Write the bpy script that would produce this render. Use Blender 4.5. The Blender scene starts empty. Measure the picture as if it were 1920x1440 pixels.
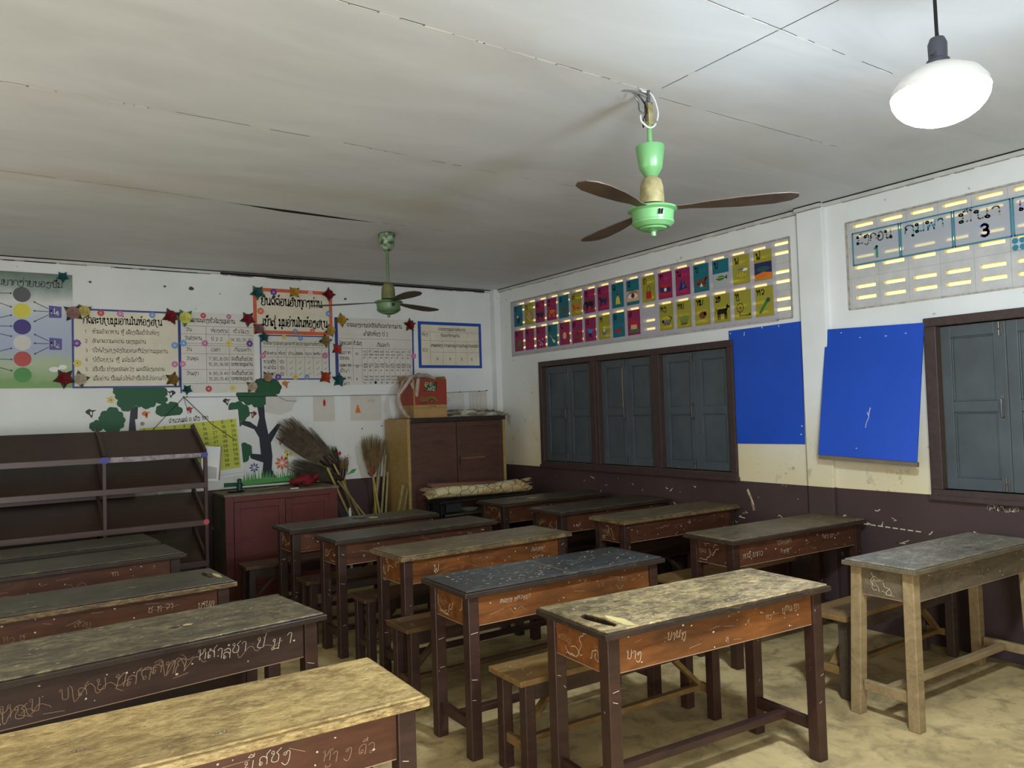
import bpy, math, random
from mathutils import Vector, Matrix
PI = math.pi
C = bpy.context.scene.collection
SC = bpy.context.scene
rnd = random.Random(7)

# ------------------------------------------------------------------ camera, world, exposure
ROOM_D, ROOM_W, ROOM_H = 7.446, 4.859, 2.923      # back wall y, right wall x, ceiling z
CAM_Z = 1.543
def make_camera():
    pit, yaw, rol = math.radians(1.915), math.radians(34.199), math.radians(-1.825)
    f0 = Vector((math.sin(yaw), math.cos(yaw), 0)); r0 = Vector((math.cos(yaw), -math.sin(yaw), 0)); u0 = Vector((0, 0, 1))
    fw = f0 * math.cos(pit) + u0 * math.sin(pit); up = u0 * math.cos(pit) - f0 * math.sin(pit)
    r = r0 * math.cos(rol) + up * math.sin(rol); u = up * math.cos(rol) - r0 * math.sin(rol)
    cd = bpy.data.cameras.new('camera'); co = bpy.data.objects.new('camera', cd); C.objects.link(co)
    cd.sensor_width = 36; cd.lens = 36 * 1447.3 / 1920; cd.clip_start = .05
    m = Matrix((r, u, -fw)).transposed().to_4x4(); m.translation = Vector((0, 0, CAM_Z)); co.matrix_world = m
    SC.camera = co
make_camera()
w = bpy.data.worlds.new('world'); SC.world = w; w.use_nodes = True
w.node_tree.nodes['Background'].inputs[0].default_value = (1.0, .74, .17, 1)
w.node_tree.nodes['Background'].inputs[1].default_value = .85
SC.view_settings.view_transform = 'Standard'; SC.view_settings.look = 'None'
SC.view_settings.exposure = 2.2; SC.view_settings.gamma = 1.0; SC.view_settings.use_curve_mapping = False
SC.cycles.max_bounces = 8; SC.cycles.diffuse_bounces = 5; SC.cycles.caustics_reflective = False; SC.cycles.caustics_refractive = False
SC.cycles.sample_clamp_indirect = 6
BULB = (2.38, 1.16, 2.455)
BULB_E = 98.0
# added fill lights out of view, behind and to the left of the camera
def area(name, loc, rot, sx, sy, power, col):
    l = bpy.data.lights.new(name, 'AREA'); l.shape = 'RECTANGLE'; l.size = sx; l.size_y = sy; l.energy = power; l.color = col
    o = bpy.data.objects.new(name, l); C.objects.link(o); o.location = loc; o.rotation_euler = rot; return o
area('rear_fill', (-.3, -1.95, 1.1), (PI/2, 0, 0), 1.6, 2.0, 37, (.97, .985, 1))  # added fill from behind; the front wall has no opening
area('left_warm_fill', (-1.55, 3.4, 1.5), (PI/2, 0, -PI/2), 4.5, 1.1, 9, (1, .90, .70))  # added warm fill along the closed left wall, no window there

# ------------------------------------------------------------------ node helpers
def srgb(r, g, b):
    f = lambda c: (c/255/12.92) if c/255 <= .04045 else ((c/255+.055)/1.055)**2.4
    return (f(r), f(g), f(b), 1)
MATS = {}
class NT:
    def __init__(s, name, rough=.6, spec=.5):
        s.m = bpy.data.materials.new(name); s.m.use_nodes = True; s.t = s.m.node_tree; s.n = s.t.nodes
        s.b = s.n['Principled BSDF']; s.b.inputs['Roughness'].default_value = rough; s.b.inputs['Specular IOR Level'].default_value = spec
        s.tc = s.n.new('ShaderNodeTexCoord')
    def link(s, a, b): s.t.links.new(a, b)
    def mapping(s, scale=(1, 1, 1), src='Object'):
        mp = s.n.new('ShaderNodeMapping'); mp.inputs['Scale'].default_value = scale; s.link(s.tc.outputs[src], mp.inputs[0]); return mp.outputs[0]
    def noise(s, vec, scale, detail=4, rough=.55, rand=False, dist=0):
        n = s.n.new('ShaderNodeTexNoise'); n.inputs['Scale'].default_value = scale; n.inputs['Detail'].default_value = detail
        n.inputs['Roughness'].default_value = rough; n.inputs['Distortion'].default_value = dist
        if rand:
            n.noise_dimensions = '4D'; oi = s.n.new('ShaderNodeObjectInfo'); mu = s.n.new('ShaderNodeMath'); mu.operation = 'MULTIPLY'
            mu.inputs[1].default_value = 60; s.link(oi.outputs['Random'], mu.inputs[0]); s.link(mu.outputs[0], n.inputs['W'])
        s.link(vec, n.inputs['Vector']); return n.outputs['Fac']
    def ramp(s, fac, stops, interp='LINEAR'):
        r = s.n.new('ShaderNodeValToRGB'); r.color_ramp.interpolation = interp; e = r.color_ramp.elements
        while len(e) < len(stops): e.new(.5)
        for i, (p, c) in enumerate(stops):
            e[i].position = p; e[i].color = c if len(c) == 4 else (*c, 1)
        s.link(fac, r.inputs[0]); return r.outputs[0]
    def mask(s, fac, lo, hi): return s.ramp(fac, [(lo, (0, 0, 0, 1)), (hi, (1, 1, 1, 1))])
    def mix(s, fac, a, b):
        m = s.n.new('ShaderNodeMix'); m.data_type = 'RGBA'
        if isinstance(fac, (int, float)): m.inputs[0].default_value = fac
        else: s.link(fac, m.inputs[0])
        for v, i in ((a, 6), (b, 7)):
            if isinstance(v, tuple): m.inputs[i].default_value = v
            else: s.link(v, m.inputs[i])
        return m.outputs[2]
    def math(s, op, a, b=0.0):
        m = s.n.new('ShaderNodeMath'); m.operation = op
        for v, i in ((a, 0), (b, 1)):
            if isinstance(v, (int, float)): m.inputs[i].default_value = v
            else: s.link(v, m.inputs[i])
        return m.outputs[0]
    def sep(s, vec):
        q = s.n.new('ShaderNodeSeparateXYZ'); s.link(vec, q.inputs[0]); return q.outputs
    def bump(s, fac, strength=.2, dist=.01):
        b = s.n.new('ShaderNodeBump'); b.inputs['Strength'].default_value = strength; b.inputs['Distance'].default_value = dist
        s.link(fac, b.inputs['Height']); s.link(b.outputs[0], s.b.inputs['Normal'])
    def out(s, col):
        if isinstance(col, tuple): s.b.inputs['Base Color'].default_value = col
        else: s.link(col, s.b.inputs['Base Color'])
        return s.m
def plain(name, rgb, rough=.6, var=.12, scale=6, spec=.4, metal=0):
    if name in MATS: return MATS[name]
    t = NT(name, rough, spec); c = srgb(*rgb); d = tuple(v*(1-var*2) for v in c[:3])+(1,)
    f = t.noise(t.mapping(), scale, 4, .6); t.b.inputs['Metallic'].default_value = metal
    MATS[name] = t.out(t.ramp(f, [(.35, d), (.65, c)])); return MATS[name]
def wood(name, a, b, rough=.45, wear=None, wlo=.5, whi=.62, flecks=0.0, fleck=(215, 205, 180), spec=.4, grime=.0):
    """a dark, b light tone; wear = colour showing where the varnish is rubbed off"""
    t = NT(name, rough, spec); v = t.mapping((1, 5, 5)); f = t.noise(v, 3.5, 8, .65, True, 1.2)
    col = t.ramp(f, [(.3, srgb(*a)), (.68, srgb(*b))])
    v2 = t.mapping((1.3, 2.4, 2.4)); f2 = t.noise(v2, 9, 13, .78, True, .5)
    if wear:
        f3 = t.noise(t.mapping((2, 12, 12)), 16, 8, .75, True)
        k = t.math('ADD', t.math('MULTIPLY', f2, .52), t.math('MULTIPLY', f3, .48))
        col = t.mix(t.mask(k, (wlo+whi)/2-.07, (wlo+whi)/2+.05), col, srgb(*wear))
        f6 = t.noise(t.mapping((1.2, 26, 26)), 7, 5, .7, True, 2.0)
        col = t.mix(t.math('MULTIPLY', t.mask(f6, .60, .66), .55), col, srgb(*[int(c*.5) for c in a]))
    if flecks > 0:
        f4 = t.noise(t.mapping((1, 1.6, 1.6)), 26, 3, .5, True, 1.5)
        col = t.mix(t.mask(f4, .76-flecks, .79-flecks), col, srgb(*fleck))
    if grime > 0:
        f5 = t.noise(t.mapping(), 2.2, 5, .6, True)
        col = t.mix(t.math('MULTIPLY', t.mask(f5, .45, .7), grime), col, srgb(24, 20, 16))
    t.bump(f2, .15, .004)
    MATS[name] = t.out(col); return MATS[name]

# ------------------------------------------------------------------ materials
def wall_paint(name, axis_split, chips=.0):
    t = NT(name, .62, .3); v = t.mapping(); xyz = t.sep(v); z = xyz[2]
    n1 = t.noise(v, 1.3, 6, .6); n2 = t.noise(v, 9, 6, .65)
    up = t.ramp(n1, [(.3, srgb(212, 216, 214)), (.7, srgb(228, 231, 230))])
    # hand grime above the brown dado, patchy
    zz = t.math('ADD', z, t.math('MULTIPLY', t.math('SUBTRACT', n1, .5), 1.1))
    st = t.ramp(zz, [(.0, (1, 1, 1, 1)), (.5, (1, 1, 1, 1)), (1.0, (0, 0, 0, 1))])
    mr = t.n.new('ShaderNodeMapRange'); mr.inputs[1].default_value = .95; mr.inputs[2].default_value = 1.75; mr.inputs[3].default_value = .85; mr.inputs[4].default_value = 0
    t.link(zz, mr.inputs[0])
    up = t.mix(t.math('MULTIPLY', mr.outputs[0], chips), up, srgb(214, 198, 150))
    sp = t.math('MULTIPLY', t.mask(n2, .60, .68), t.math('MULTIPLY', mr.outputs[0], .5*chips))
    up = t.mix(sp, up, srgb(120, 110, 88))
    spots = t.mask(t.noise(v, 16, 2, .5), .735, .75); up = t.mix(t.math('MULTIPLY', spots, .5), up, srgb(120, 118, 110))
    low = t.ramp(n1, [(.3, srgb(60, 46, 45)), (.7, srgb(76, 60, 58))])
    ch = t.math('MULTIPLY', t.mask(t.noise(v, 19, 3, .6, False, 1.0), .715, .73), 1.0 if chips else .2)
    low = t.mix(ch, low, srgb(205, 195, 180))
    k = t.math('LESS_THAN', z, axis_split)
    return t.out(t.mix(k, up, low))
M_WR = wall_paint('painted plaster right', .932, 1.0)
M_WB = wall_paint('painted plaster back', .893, .25)
M_WP = wall_paint('painted plaster pillar', .936, 1.0)
def ceiling_mat():
    t = NT('ceiling board paint', .55, .35); v = t.mapping((.35, 1, 1)); n = t.noise(v, 2.2, 8, .6, False, 1.5)
    c = t.ramp(n, [(.3, srgb(200, 204, 206)), (.7, srgb(214, 217, 219))])
    v2 = t.mapping((.6, 1, 1)); n2 = t.noise(v2, .9, 5, .6, False, .4)
    c = t.mix(t.math('MULTIPLY', t.mask(n2, .54, .76), .4), c, srgb(196, 178, 144))
    t.bump(t.noise(t.mapping((.5, 1, 1)), 1.2, 2, .5), .5, .06)
    return t.out(c)
M_CEIL = ceiling_mat()
def floor_mat():
    t = NT('concrete floor', .5, .35); v = t.mapping(); n = t.noise(v, 1.6, 9, .66, False, .8); n2 = t.noise(v, 7, 8, .7, False, .5)
    c = t.ramp(n, [(.28, srgb(142, 122, 84)), (.5, srgb(186, 162, 112)), (.72, srgb(216, 192, 138))])
    c = t.mix(t.math('MULTIPLY', t.mask(n2, .48, .64), .7), c, srgb(116, 104, 74))
    c = t.mix(t.math('MULTIPLY', t.mask(t.noise(v, 30, 4, .6), .66, .72), .35), c, srgb(84, 78, 60))
    t.bump(n2, .12, .01); return t.out(c)
M_FLOOR = floor_mat()
M_TRIM = plain('white moulding', (200, 200, 196), .5, .1)
M_CRACK = plain('dark gap', (20, 17, 14), .9, .1)
M_CAULK = plain('white filler', (244, 242, 234), .5, .08)
M_LOUV = plain('louvre block plaster', (196, 196, 194), .6, .08, 9)
M_FRAME = wood('brown window paint', (54, 42, 40), (70, 55, 52), .45)
M_SHUT = plain('grey green shutter paint', (74, 82, 87), .42, .12, 5, .5)
M_IRON = plain('painted iron', (96, 98, 96), .4, .1, 10, .6, .6)
M_BLUE = plain('blue board', (26, 78, 190), .38, .06, 2, .5)
M_SCRATCH = plain('pale scratch', (210, 206, 196), .7, .05)
M_INK = plain('black marker ink', (28, 26, 26), .6, .02)
M_PAPER = plain('poster paper', (224, 218, 198), .55, .07, 4)
M_PAPER2 = plain('pale poster paper', (214, 212, 204), .5, .05, 4)
M_WHITE = plain('white paper', (226, 226, 222), .5, .04, 4)
M_BLK = plain('black plastic', (16, 16, 17), .4, .05)
M_DESK = wood('desk varnish', (62, 35, 23), (94, 55, 34), .36, None, flecks=.03, fleck=(190, 150, 110), grime=.35, spec=.5)
M_DESKO = wood('orange desk varnish', (78, 44, 22), (134, 80, 36), .34, None, flecks=.03, fleck=(214, 180, 130), grime=.55, spec=.5)
M_DARK = wood('dark desk varnish', (40, 27, 23), (66, 44, 36), .38, None, flecks=.02, fleck=(160, 150, 140), spec=.5)
M_LEG = wood('dark red leg varnish', (40, 25, 20), (64, 40, 31), .4, None, flecks=.02, fleck=(170, 150, 120), spec=.45)
M_LEGD = wood('black brown leg varnish', (34, 24, 20), (56, 38, 30), .4, spec=.45)
M_RAW = wood('bare weathered wood', (118, 98, 66), (152, 130, 92), .6, (92, 76, 54), .52, .7)
M_RAWD = wood('grey weathered apron', (84, 74, 56), (112, 98, 74), .5, (62, 54, 42), .5, .64, flecks=.02)
TOPS = {
 'olive': wood('top olive', (56, 50, 40), (88, 78, 60), .36, (150, 138, 98), .49, .60, .05, (226, 220, 196), .5, .5),
 'speckled': wood('top speckled', (84, 74, 56), (122, 108, 80), .36, (208, 182, 126), .46, .60, .05, (226, 220, 196), .5, .6),
 'black': wood('top black', (38, 41, 42), (58, 61, 60), .32, (96, 100, 94), .52, .62, .05, (186, 188, 174), .55, .4),
 'yellow': wood('top rubbed yellow', (112, 88, 50), (168, 140, 84), .38, (218, 190, 126), .43, .62, .025, (226, 214, 180), .5, .45),
 'dark': wood('top dark', (48, 43, 34), (72, 65, 50), .38, (112, 103, 78), .50, .64, .035, (190, 180, 140), .5, .5),
 'brown': wood('top brown', (76, 66, 48), (108, 96, 70), .38, (156, 140, 100), .48, .64, .035, (200, 190, 150), .5, .5),
 'grey': wood('top grey', (92, 88, 76), (124, 118, 102), .38, (184, 176, 152), .50, .62, .04, (214, 208, 190), .5, .5)}
M_EDGE = wood('brown edge moulding', (60, 46, 32), (92, 74, 50), .36, (136, 114, 76), .48, .58)
M_EDGEB = wood('rubbed edge moulding', (80, 60, 38), (124, 100, 62), .36, (186, 162, 108), .46, .56)
M_EDGED = wood('dark edge moulding', (36, 28, 24), (60, 46, 36), .36, (120, 100, 66), .56, .66)
M_CHALK = plain('white paint scribble', (212, 196, 170), .6, .05)
M_CHALKD = plain('faded scribble', (156, 126, 98), .6, .05)
M_SEAT = wood('bench seat', (96, 72, 40), (132, 102, 58), .42, (150, 124, 74), .5, .66, .02)
M_GREEN = plain('mint fan enamel', (108, 164, 106), .3, .05, 5, .6)
M_GREEND = plain('aged green fan enamel', (92, 122, 84), .4, .15, 12, .5)
M_RUST = plain('rust stained enamel', (168, 156, 108), .5, .3, 14)
M_BLADE = plain('dusty blade', (98, 84, 72), .5, .2, 8)
M_WIRE = plain('white wire', (200, 200, 198), .5, .05)
M_REDCAB = wood('red cabinet paint', (84, 38, 33), (102, 50, 42), .42, grime=.2)
M_CABTOP = plain('dusty cabinet top', (120, 108, 88), .6, .2)
M_WARD = wood('wardrobe veneer', (70, 47, 38), (92, 64, 52), .45, grime=.25)
M_PLY = wood('wardrobe side plywood', (142, 116, 66), (168, 140, 84), .5, (104, 82, 44), .56, .66)
M_SHELF = wood('shelf varnish', (46, 31, 26), (64, 42, 35), .4)
M_SHELFE = wood('shelf rail varnish', (60, 43, 38), (74, 54, 48), .4)

# ------------------------------------------------------------------ mesh builder
class MB:
    def __init__(s): s.v = []; s.f = []; s.mi = []; s.T = None; s.mats = []
    def m(s, mat):
        if mat not in s.mats: s.mats.append(mat)
        return s.mats.index(mat)
    def pt(s, p):
        p = Vector(p)
        if s.T is not None: p = s.T @ p
        s.v.append(tuple(p)); return len(s.v)-1
    def face(s, ids, mat): s.f.append(tuple(ids)); s.mi.append(s.m(mat))
    def poly(s, pts, mat): s.face([s.pt(p) for p in pts], mat)
    def hexa(s, P, mat):
        i = [s.pt(p) for p in P]
        for q in ((0, 3, 2, 1), (4, 5, 6, 7), (0, 1, 5, 4), (1, 2, 6, 5), (2, 3, 7, 6), (3, 0, 4, 7)): s.face([i[k] for k in q], mat)
    def box(s, x0, y0, z0, x1, y1, z1, mat):
        s.hexa([(x0, y0, z0), (x1, y0, z0), (x1, y1, z0), (x0, y1, z0), (x0, y0, z1), (x1, y0, z1), (x1, y1, z1), (x0, y1, z1)], mat)
    def bar(s, a, b, wx, wy, mat, up=(0, 0, 1)):
        """square bar from a to b"""
        a = Vector(a); b = Vector(b); d = (b-a).normalized(); up = Vector(up)
        if abs(d.dot(up)) > .98: up = Vector((0, 1, 0))
        x = d.cross(up).normalized()*wx/2; y = x.cross(d).normalized()*wy/2
        s.hexa([a-x-y, a+x-y, a+x+y, a-x+y, b-x-y, b+x-y, b+x+y, b-x+y], mat)
    def tube(s, pts, r, mat, n=8, caps=True, smooth=0):
        pts = [Vector(p) for p in pts]
        if smooth and len(pts) > 2:
            q = []
            for k in range(len(pts)-1):
                p0, p1, p2, p3 = pts[max(k-1, 0)], pts[k], pts[k+1], pts[min(k+2, len(pts)-1)]
                for t in [j/smooth for j in range(smooth)]: q.append(.5*((2*p1)+(p2-p0)*t+(2*p0-5*p1+4*p2-p3)*t*t+(3*p1-p0-3*p2+p3)*t**3))
            pts = q+[pts[-1]]
        #
        rs = r if isinstance(r, (list, tuple)) else [r]*len(pts); rings = []
        for k, p in enumerate(pts):
            d = (pts[min(k+1, len(pts)-1)]-pts[max(k-1, 0)])
            d = d.normalized() if d.length > 1e-9 else Vector((0, 0, 1))
            ref = Vector((0, 0, 1)) if abs(d.z) < .9 else Vector((1, 0, 0)); x = d.cross(ref).normalized(); y = d.cross(x)
            rings.append([s.pt(p+(x*math.cos(2*PI*j/n)+y*math.sin(2*PI*j/n))*rs[k]) for j in range(n)])
        for a, b in zip(rings, rings[1:]):
            for j in range(n): s.face((a[j], a[(j+1) % n], b[(j+1) % n], b[j]), mat)
        if caps: s.face(rings[0][::-1], mat); s.face(rings[-1], mat)
    def lathe(s, prof, mat, c=(0, 0, 0), n=28):
        rings = [[s.pt((c[0]+r*math.cos(2*PI*j/n), c[1]+r*math.sin(2*PI*j/n), c[2]+z)) for j in range(n)] for r, z in prof]
        for a, b in zip(rings, rings[1:]):
            for j in range(n): s.face((a[j], a[(j+1) % n], b[(j+1) % n], b[j]), mat)
        s.face(rings[0][::-1], mat); s.face(rings[-1], mat)
    def build(s, name, parent=None, bevel=0, smooth=False, recenter=None, sub=0):
        if recenter is None: recenter = parent is None
        me = bpy.data.meshes.new(name); off = Vector((0, 0, 0))
        if recenter and s.v:
            xs, ys, zs = zip(*s.v); off = Vector(((min(xs)+max(xs))/2, (min(ys)+max(ys))/2, min(zs)))
        elif parent is not None and getattr(parent, 'get', None) and parent.get('_w') is not None:
            off = Vector(parent['_w'])
        me.from_pydata([tuple(Vector(p)-off) for p in s.v], [], s.f); 
        for m_ in s.mats: me.materials.append(m_)
        me.polygons.foreach_set('material_index', s.mi)
        if smooth: me.polygons.foreach_set('use_smooth', [True]*len(me.polygons)); 
        me.update()
        o = bpy.data.objects.new(name, me); C.objects.link(o); o.location = off if recenter else (0, 0, 0)
        if parent is not None:
            o.parent = parent
            if parent.get('_w') is not None: o['_w'] = tuple(parent['_w'])
        if bevel:
            b = o.modifiers.new('bevel', 'BEVEL'); b.width = bevel; b.segments = 2; b.limit_method = 'ANGLE'; b.angle_limit = math.radians(50)
        if smooth:
            try: me.set_sharp_from_angle(angle=math.radians(24 if name == 'motor' else 40))
            except Exception: pass
        return o
def tag(o, label, cat, group=None, kind=None):
    o['label'] = label; o['category'] = cat
    if group: o['group'] = group
    if kind: o['kind'] = kind
    return o
def thing(name, label, cat, loc=(0, 0, 0), rz=0, group=None):
    o = bpy.data.objects.new(name, None); C.objects.link(o); o.location = loc; o.rotation_euler = (0, 0, rz); o.empty_display_size = .05
    return tag(o, label, cat, group)
def wthing(name, label, cat, loc, group=None):
    """thing whose parts are written in room coordinates"""
    o = thing(name, label, cat, loc, 0, group); o['_w'] = tuple(loc); return o
def struct(name, mb, **k):
    o = mb.build(name, recenter=False, **k); o['kind'] = 'structure'; return o

# ------------------------------------------------------------------ handwriting: stroke glyphs on a 10 unit body
LB = '@1.2,8.8,1.1,-50,300 '
G = {
'ກ': (7, '0,0 0,4.5 1.6,5.4 .2,6.6 .4,8.6 3,10 6,9 7,7 7,0'), 'ຂ': (7, '@1.3,8.4,1.2,0,340 2.6,6.6 1.2,4 1,1.2 3,0 6,0 7,1.4 7,10'),
'ຄ': (7, '@3.6,3.4,1.3,20,330 1.4,1.6 0,5 .8,8.5 3.5,10 6.2,9 7,7 7,0'), 'ງ': (7, '@2.2,7.8,1.3,-30,300 4,9.8 6.2,9 6.6,6 6,0 3.4,-2.2 0,.6'),
'ຈ': (7, '@3,2.6,1.2,20,330 4.6,.4 6.6,3 6.4,8 4,10 1.6,9.6 .2,7'), 'ສ': (8, '@1.5,1.5,1.3,-60,270 .2,5 1.5,7 4,7 6.6,4.6 7,0|6.6,5 6,8.6 8.8,11.4'),
'ຊ': (8, '@1.3,8.4,1.2,0,340 2.4,6.4 1,4 1,1.2 3,0 6,0 7,1.6 6.6,6 4.6,7.6 8.4,11'), 'ຍ': (7, LB+'2.4,7.6 .8,6 1.4,4.8 3.4,4.6|1,4.4 0,2.2 1.6,0 5.6,0 7,1.6 7,10'),
'ດ': (7, '@3.2,2.2,1.2,-80,260 1.4,3.6 0,6 .8,8.8 3.5,10 6.2,9 7,7 7,0'), 'ຕ': (7, '@3.2,2.2,1.2,-80,260 1.4,3.6 0,6 .6,9 2.2,10 3.6,8.6 5,10 7,8.6 7,0'),
'ຖ': (7, '@1,1,1,-60,270 2,3 2,5.2 .2,6.6 .4,8.8 2.4,10 5,10 7,8 7,0'), 'ທ': (7, LB+'2.2,7.4 2.2,0|2.2,5 4,9 6,10 7.2,8 7.2,0'),
'ນ': (8, LB+'2.2,7.4 2.2,2 3.4,.4 6,1.8 7.4,4 7.4,10|@7.6,1.2,1.1,0,360'), 'ບ': (7, LB+'2.2,7.4 2.2,1.4 3.6,0 5.8,0 7,1.4 7,10'),
'ປ': (7, LB+'2.2,7.4 2.2,1.4 3.6,0 5.8,0 7,1.4 7,14'), 'ຜ': (8, LB+'2.2,7.4 1.6,1 3,0 4.6,4.6 6,0 7.8,1 7.8,10'), 'ຝ': (8, LB+'2.2,7.4 1.6,1 3,0 4.6,4.6 6,0 7.8,1 7.8,14'),
'ພ': (8, LB+'2,7.4 1.6,0 4.8,8 6.8,0 7.8,10'), 'ຟ': (8, LB+'2,7.4 1.6,0 4.8,8 6.8,0 7.8,14'), 'ມ': (7, LB+'2.2,7.4 2.2,2|@1.2,1.2,1.1,0,330 2.4,.8 7,.8|7,0 7,10'),
'ຢ': (7, LB+'2.4,7.6 .8,6 1.4,4.8 3.4,4.6|1,4.4 0,2.2 1.6,0 5.6,0 7,1.6 7,14'), 'ຣ': (7, '@5.4,1.3,1.2,-90,240 4,3.4 1,4.6 .2,7 1.6,9.4 4.6,10 6.8,8.8'),
'ລ': (7, '@1.5,1.5,1.3,-60,270 .2,4.6 1.5,6.4 4,6.2 6.6,4 7,0|6.8,4 6.8,8 4,10 .4,8.4'), 'ວ': (7, '@4,1.4,1.2,60,380 6,2.6 7,5.4 6,9 3.4,10 .4,8.4'),
'ຫ': (8, LB+'2.2,7.4 2.2,0|2.2,4 4.8,6 5.2,8|@6.2,9,1,190,-130 7.6,6.4 7.6,0'), 'ອ': (7, '@1.6,5.4,1.1,0,330 .2,3 1.6,.3 4,0 6.4,1.5 7,5 6,8.8 3.6,10 .8,8.6'),
'ຮ': (7, '@1.6,4.8,1.1,0,330 .2,2.6 1.6,.3 4,0 6.4,1.3 7,4.4 6,7.8 3.6,8.8 .8,7.6|6,7.6 6,9.6 8.4,11.4'),
'ະ': (4, '@1.2,7.8,.8,0,330 2.4,7 3.8,9|@1.2,2.8,.8,0,330 2.4,2 3.8,4'), 'າ': (4, '0,8 1.2,9.8 3.2,9.8 4.2,8 4.2,0'), 'ຳ': (4, '@-2,12.8,.9,0,360|0,8 1.2,9.8 3.2,9.8 4.2,8 4.2,0'),
'ເ': (2, '1,10 .8,3 @1.4,1.3,1,150,480'), 'ແ': (5, '1,10 .8,3 @1.4,1.3,1,150,480|4,10 3.8,3 @4.4,1.3,1,150,480'),
'ໂ': (3, '0,12.6 1.4,14 3.6,13.2 2.2,11 2,3 @2.4,1.3,1,150,480'), 'ໃ': (3, '@1,13,1,0,330 2.6,12 2.2,9 2,3 @2.4,1.3,1,150,480'), 'ໄ': (3, '0,13.8 1.2,12.4 2.8,13.6 2,10 2,3 @2.4,1.3,1,150,480'),
'ຽ': (5, LB+'2,7.4 .8,5.6 2,4.4|1.8,4.4 2,2 4,-2 6.4,-2.6'), 'ໆ': (5, '@1.2,8,1,0,330 3,9.8 4.8,8 4.4,-2'),
'ັ': (0, '-5.4,12.4 -3.8,11.4 -1.8,13'), 'ິ': (0, '-6.4,11.4 -4.2,13.6 -1.6,11.4 -6.4,11.4'), 'ີ': (0, '-6.4,11.4 -4.2,13.6 -1.6,11.4 -6.4,11.4|-1.6,11.4 -1.4,14'),
'ຶ': (0, '-6.4,11.4 -4.2,13.6 -1.6,11.4 -6.4,11.4|@-1.2,13.2,.7,0,360'), 'ື': (0, '-6.4,11.4 -4.2,13.6 -1.6,11.4 -6.4,11.4|-2.4,11.8 -2.4,14|-1,11.6 -1,14'),
'່': (0, '-2,12.6 -2,15'), '້': (0, '-4.4,14.4 -3,12.8 -1.2,15.4'), '໊': (0, '-4.4,14.4 -3,12.8 -1.2,15.4'), 'ົ': (0, '@-4.6,12.6,.8,0,340 -3,12 -1,13.6'), 'ໍ': (0, '@-3,12.6,.9,0,360'),
'ຸ': (0, '-3,-1.4 @-2.6,-2.4,.7,120,-200 -1.8,-4'), 'ູ': (0, '-4,-1.4 @-3.6,-2.4,.7,120,-160 -3,-4 -1.2,-4 -1.2,-1.6'), 'ຼ': (0, '-6,-1.4 -5.6,-3.4 -1.4,-3.4 -1.2,-1.4'),
'0': (6, '3,0 .6,1.6 0,5 .6,8.6 3,10 5.4,8.6 6,5 5.4,1.6 3,0'), '1': (3, '~0,8 2,10 2,0'), '2': (6, '.2,8 1.6,9.8 4,9.8 5.6,8 5,5.6 .2,.2|~0,0 6,0'), '3': (6, '.2,8.6 2.6,10 5.2,8.6 4.8,6 2.4,5.2|2.4,5.2 5.4,4.4 5.6,1.6 3,0 .2,1.2'),
'4': (6, '~4.4,0 4.4,10 0,3 6,3'), '5': (6, '~5.4,10 1,10 .6,5.4|.6,5.4 3.4,6.2 5.8,4 5,1 2.4,0 .2,1.2'), '6': (6, '5,9.4 2.4,9.2 .4,5.6 .4,2 3,0 5.6,1.6 5.4,4.8 3,6 .6,4'),
'7': (6, '~0,10 6,10 2,0'), '8': (6, '3,5.4 .8,7 1.2,9.4 3,10 4.8,9.4 5.2,7 3,5.4 .4,3.4 .6,1 3,0 5.4,1 5.6,3.4 3,5.4'), '9': (6, '1,.6 3.6,.8 5.6,4.4 5.6,8 3,10 .4,8.4 .6,5.2 3,4 5.4,6'),
'.': (2, '~.6,0 1.2,.3'), '-': (5, '~.6,3.6 4.4,3.6'), '_': (5, '~0,0 5,0'), ' ': (4, ''), ':': (3, '~1,2 1.2,2.6|~1,7 1.2,7.6'), '/': (5, '~0,0 5,10'), 'v': (6, '~0,5 2,1 6,10'),
'E': (6, '~6,10 0,10 0,0 6,0|~0,5 5,5'), 'U': (6, '0,10 0,2 1.2,.2 3,0 4.8,.2 6,2 6,10'), 'R': (6, '~0,0 0,10 4.6,10 6,8.6 6,6.2 4.6,5 0,5|~3,5 6,0'), 'O': (6, '3,0 .6,1.6 0,5 .6,8.6 3,10 5.4,8.6 6,5 5.4,1.6 3,0'),
'C': (6, '6,8.4 4,10 1,9 0,5 1,1 4,0 6,1.6'), 'A': (6, '~0,0 3,10 6,0|~1,3.4 5,3.4'), 'K': (6, '~0,0 0,10|~6,10 0,4.4|~2,6 6,0'),
}
G['ໜ'] = (15, G['ຫ'][1]+'|+7,'+G['ນ'][1]); G['ໝ'] = (15, G['ຫ'][1]+'|+7.4,'+G['ມ'][1])
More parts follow.
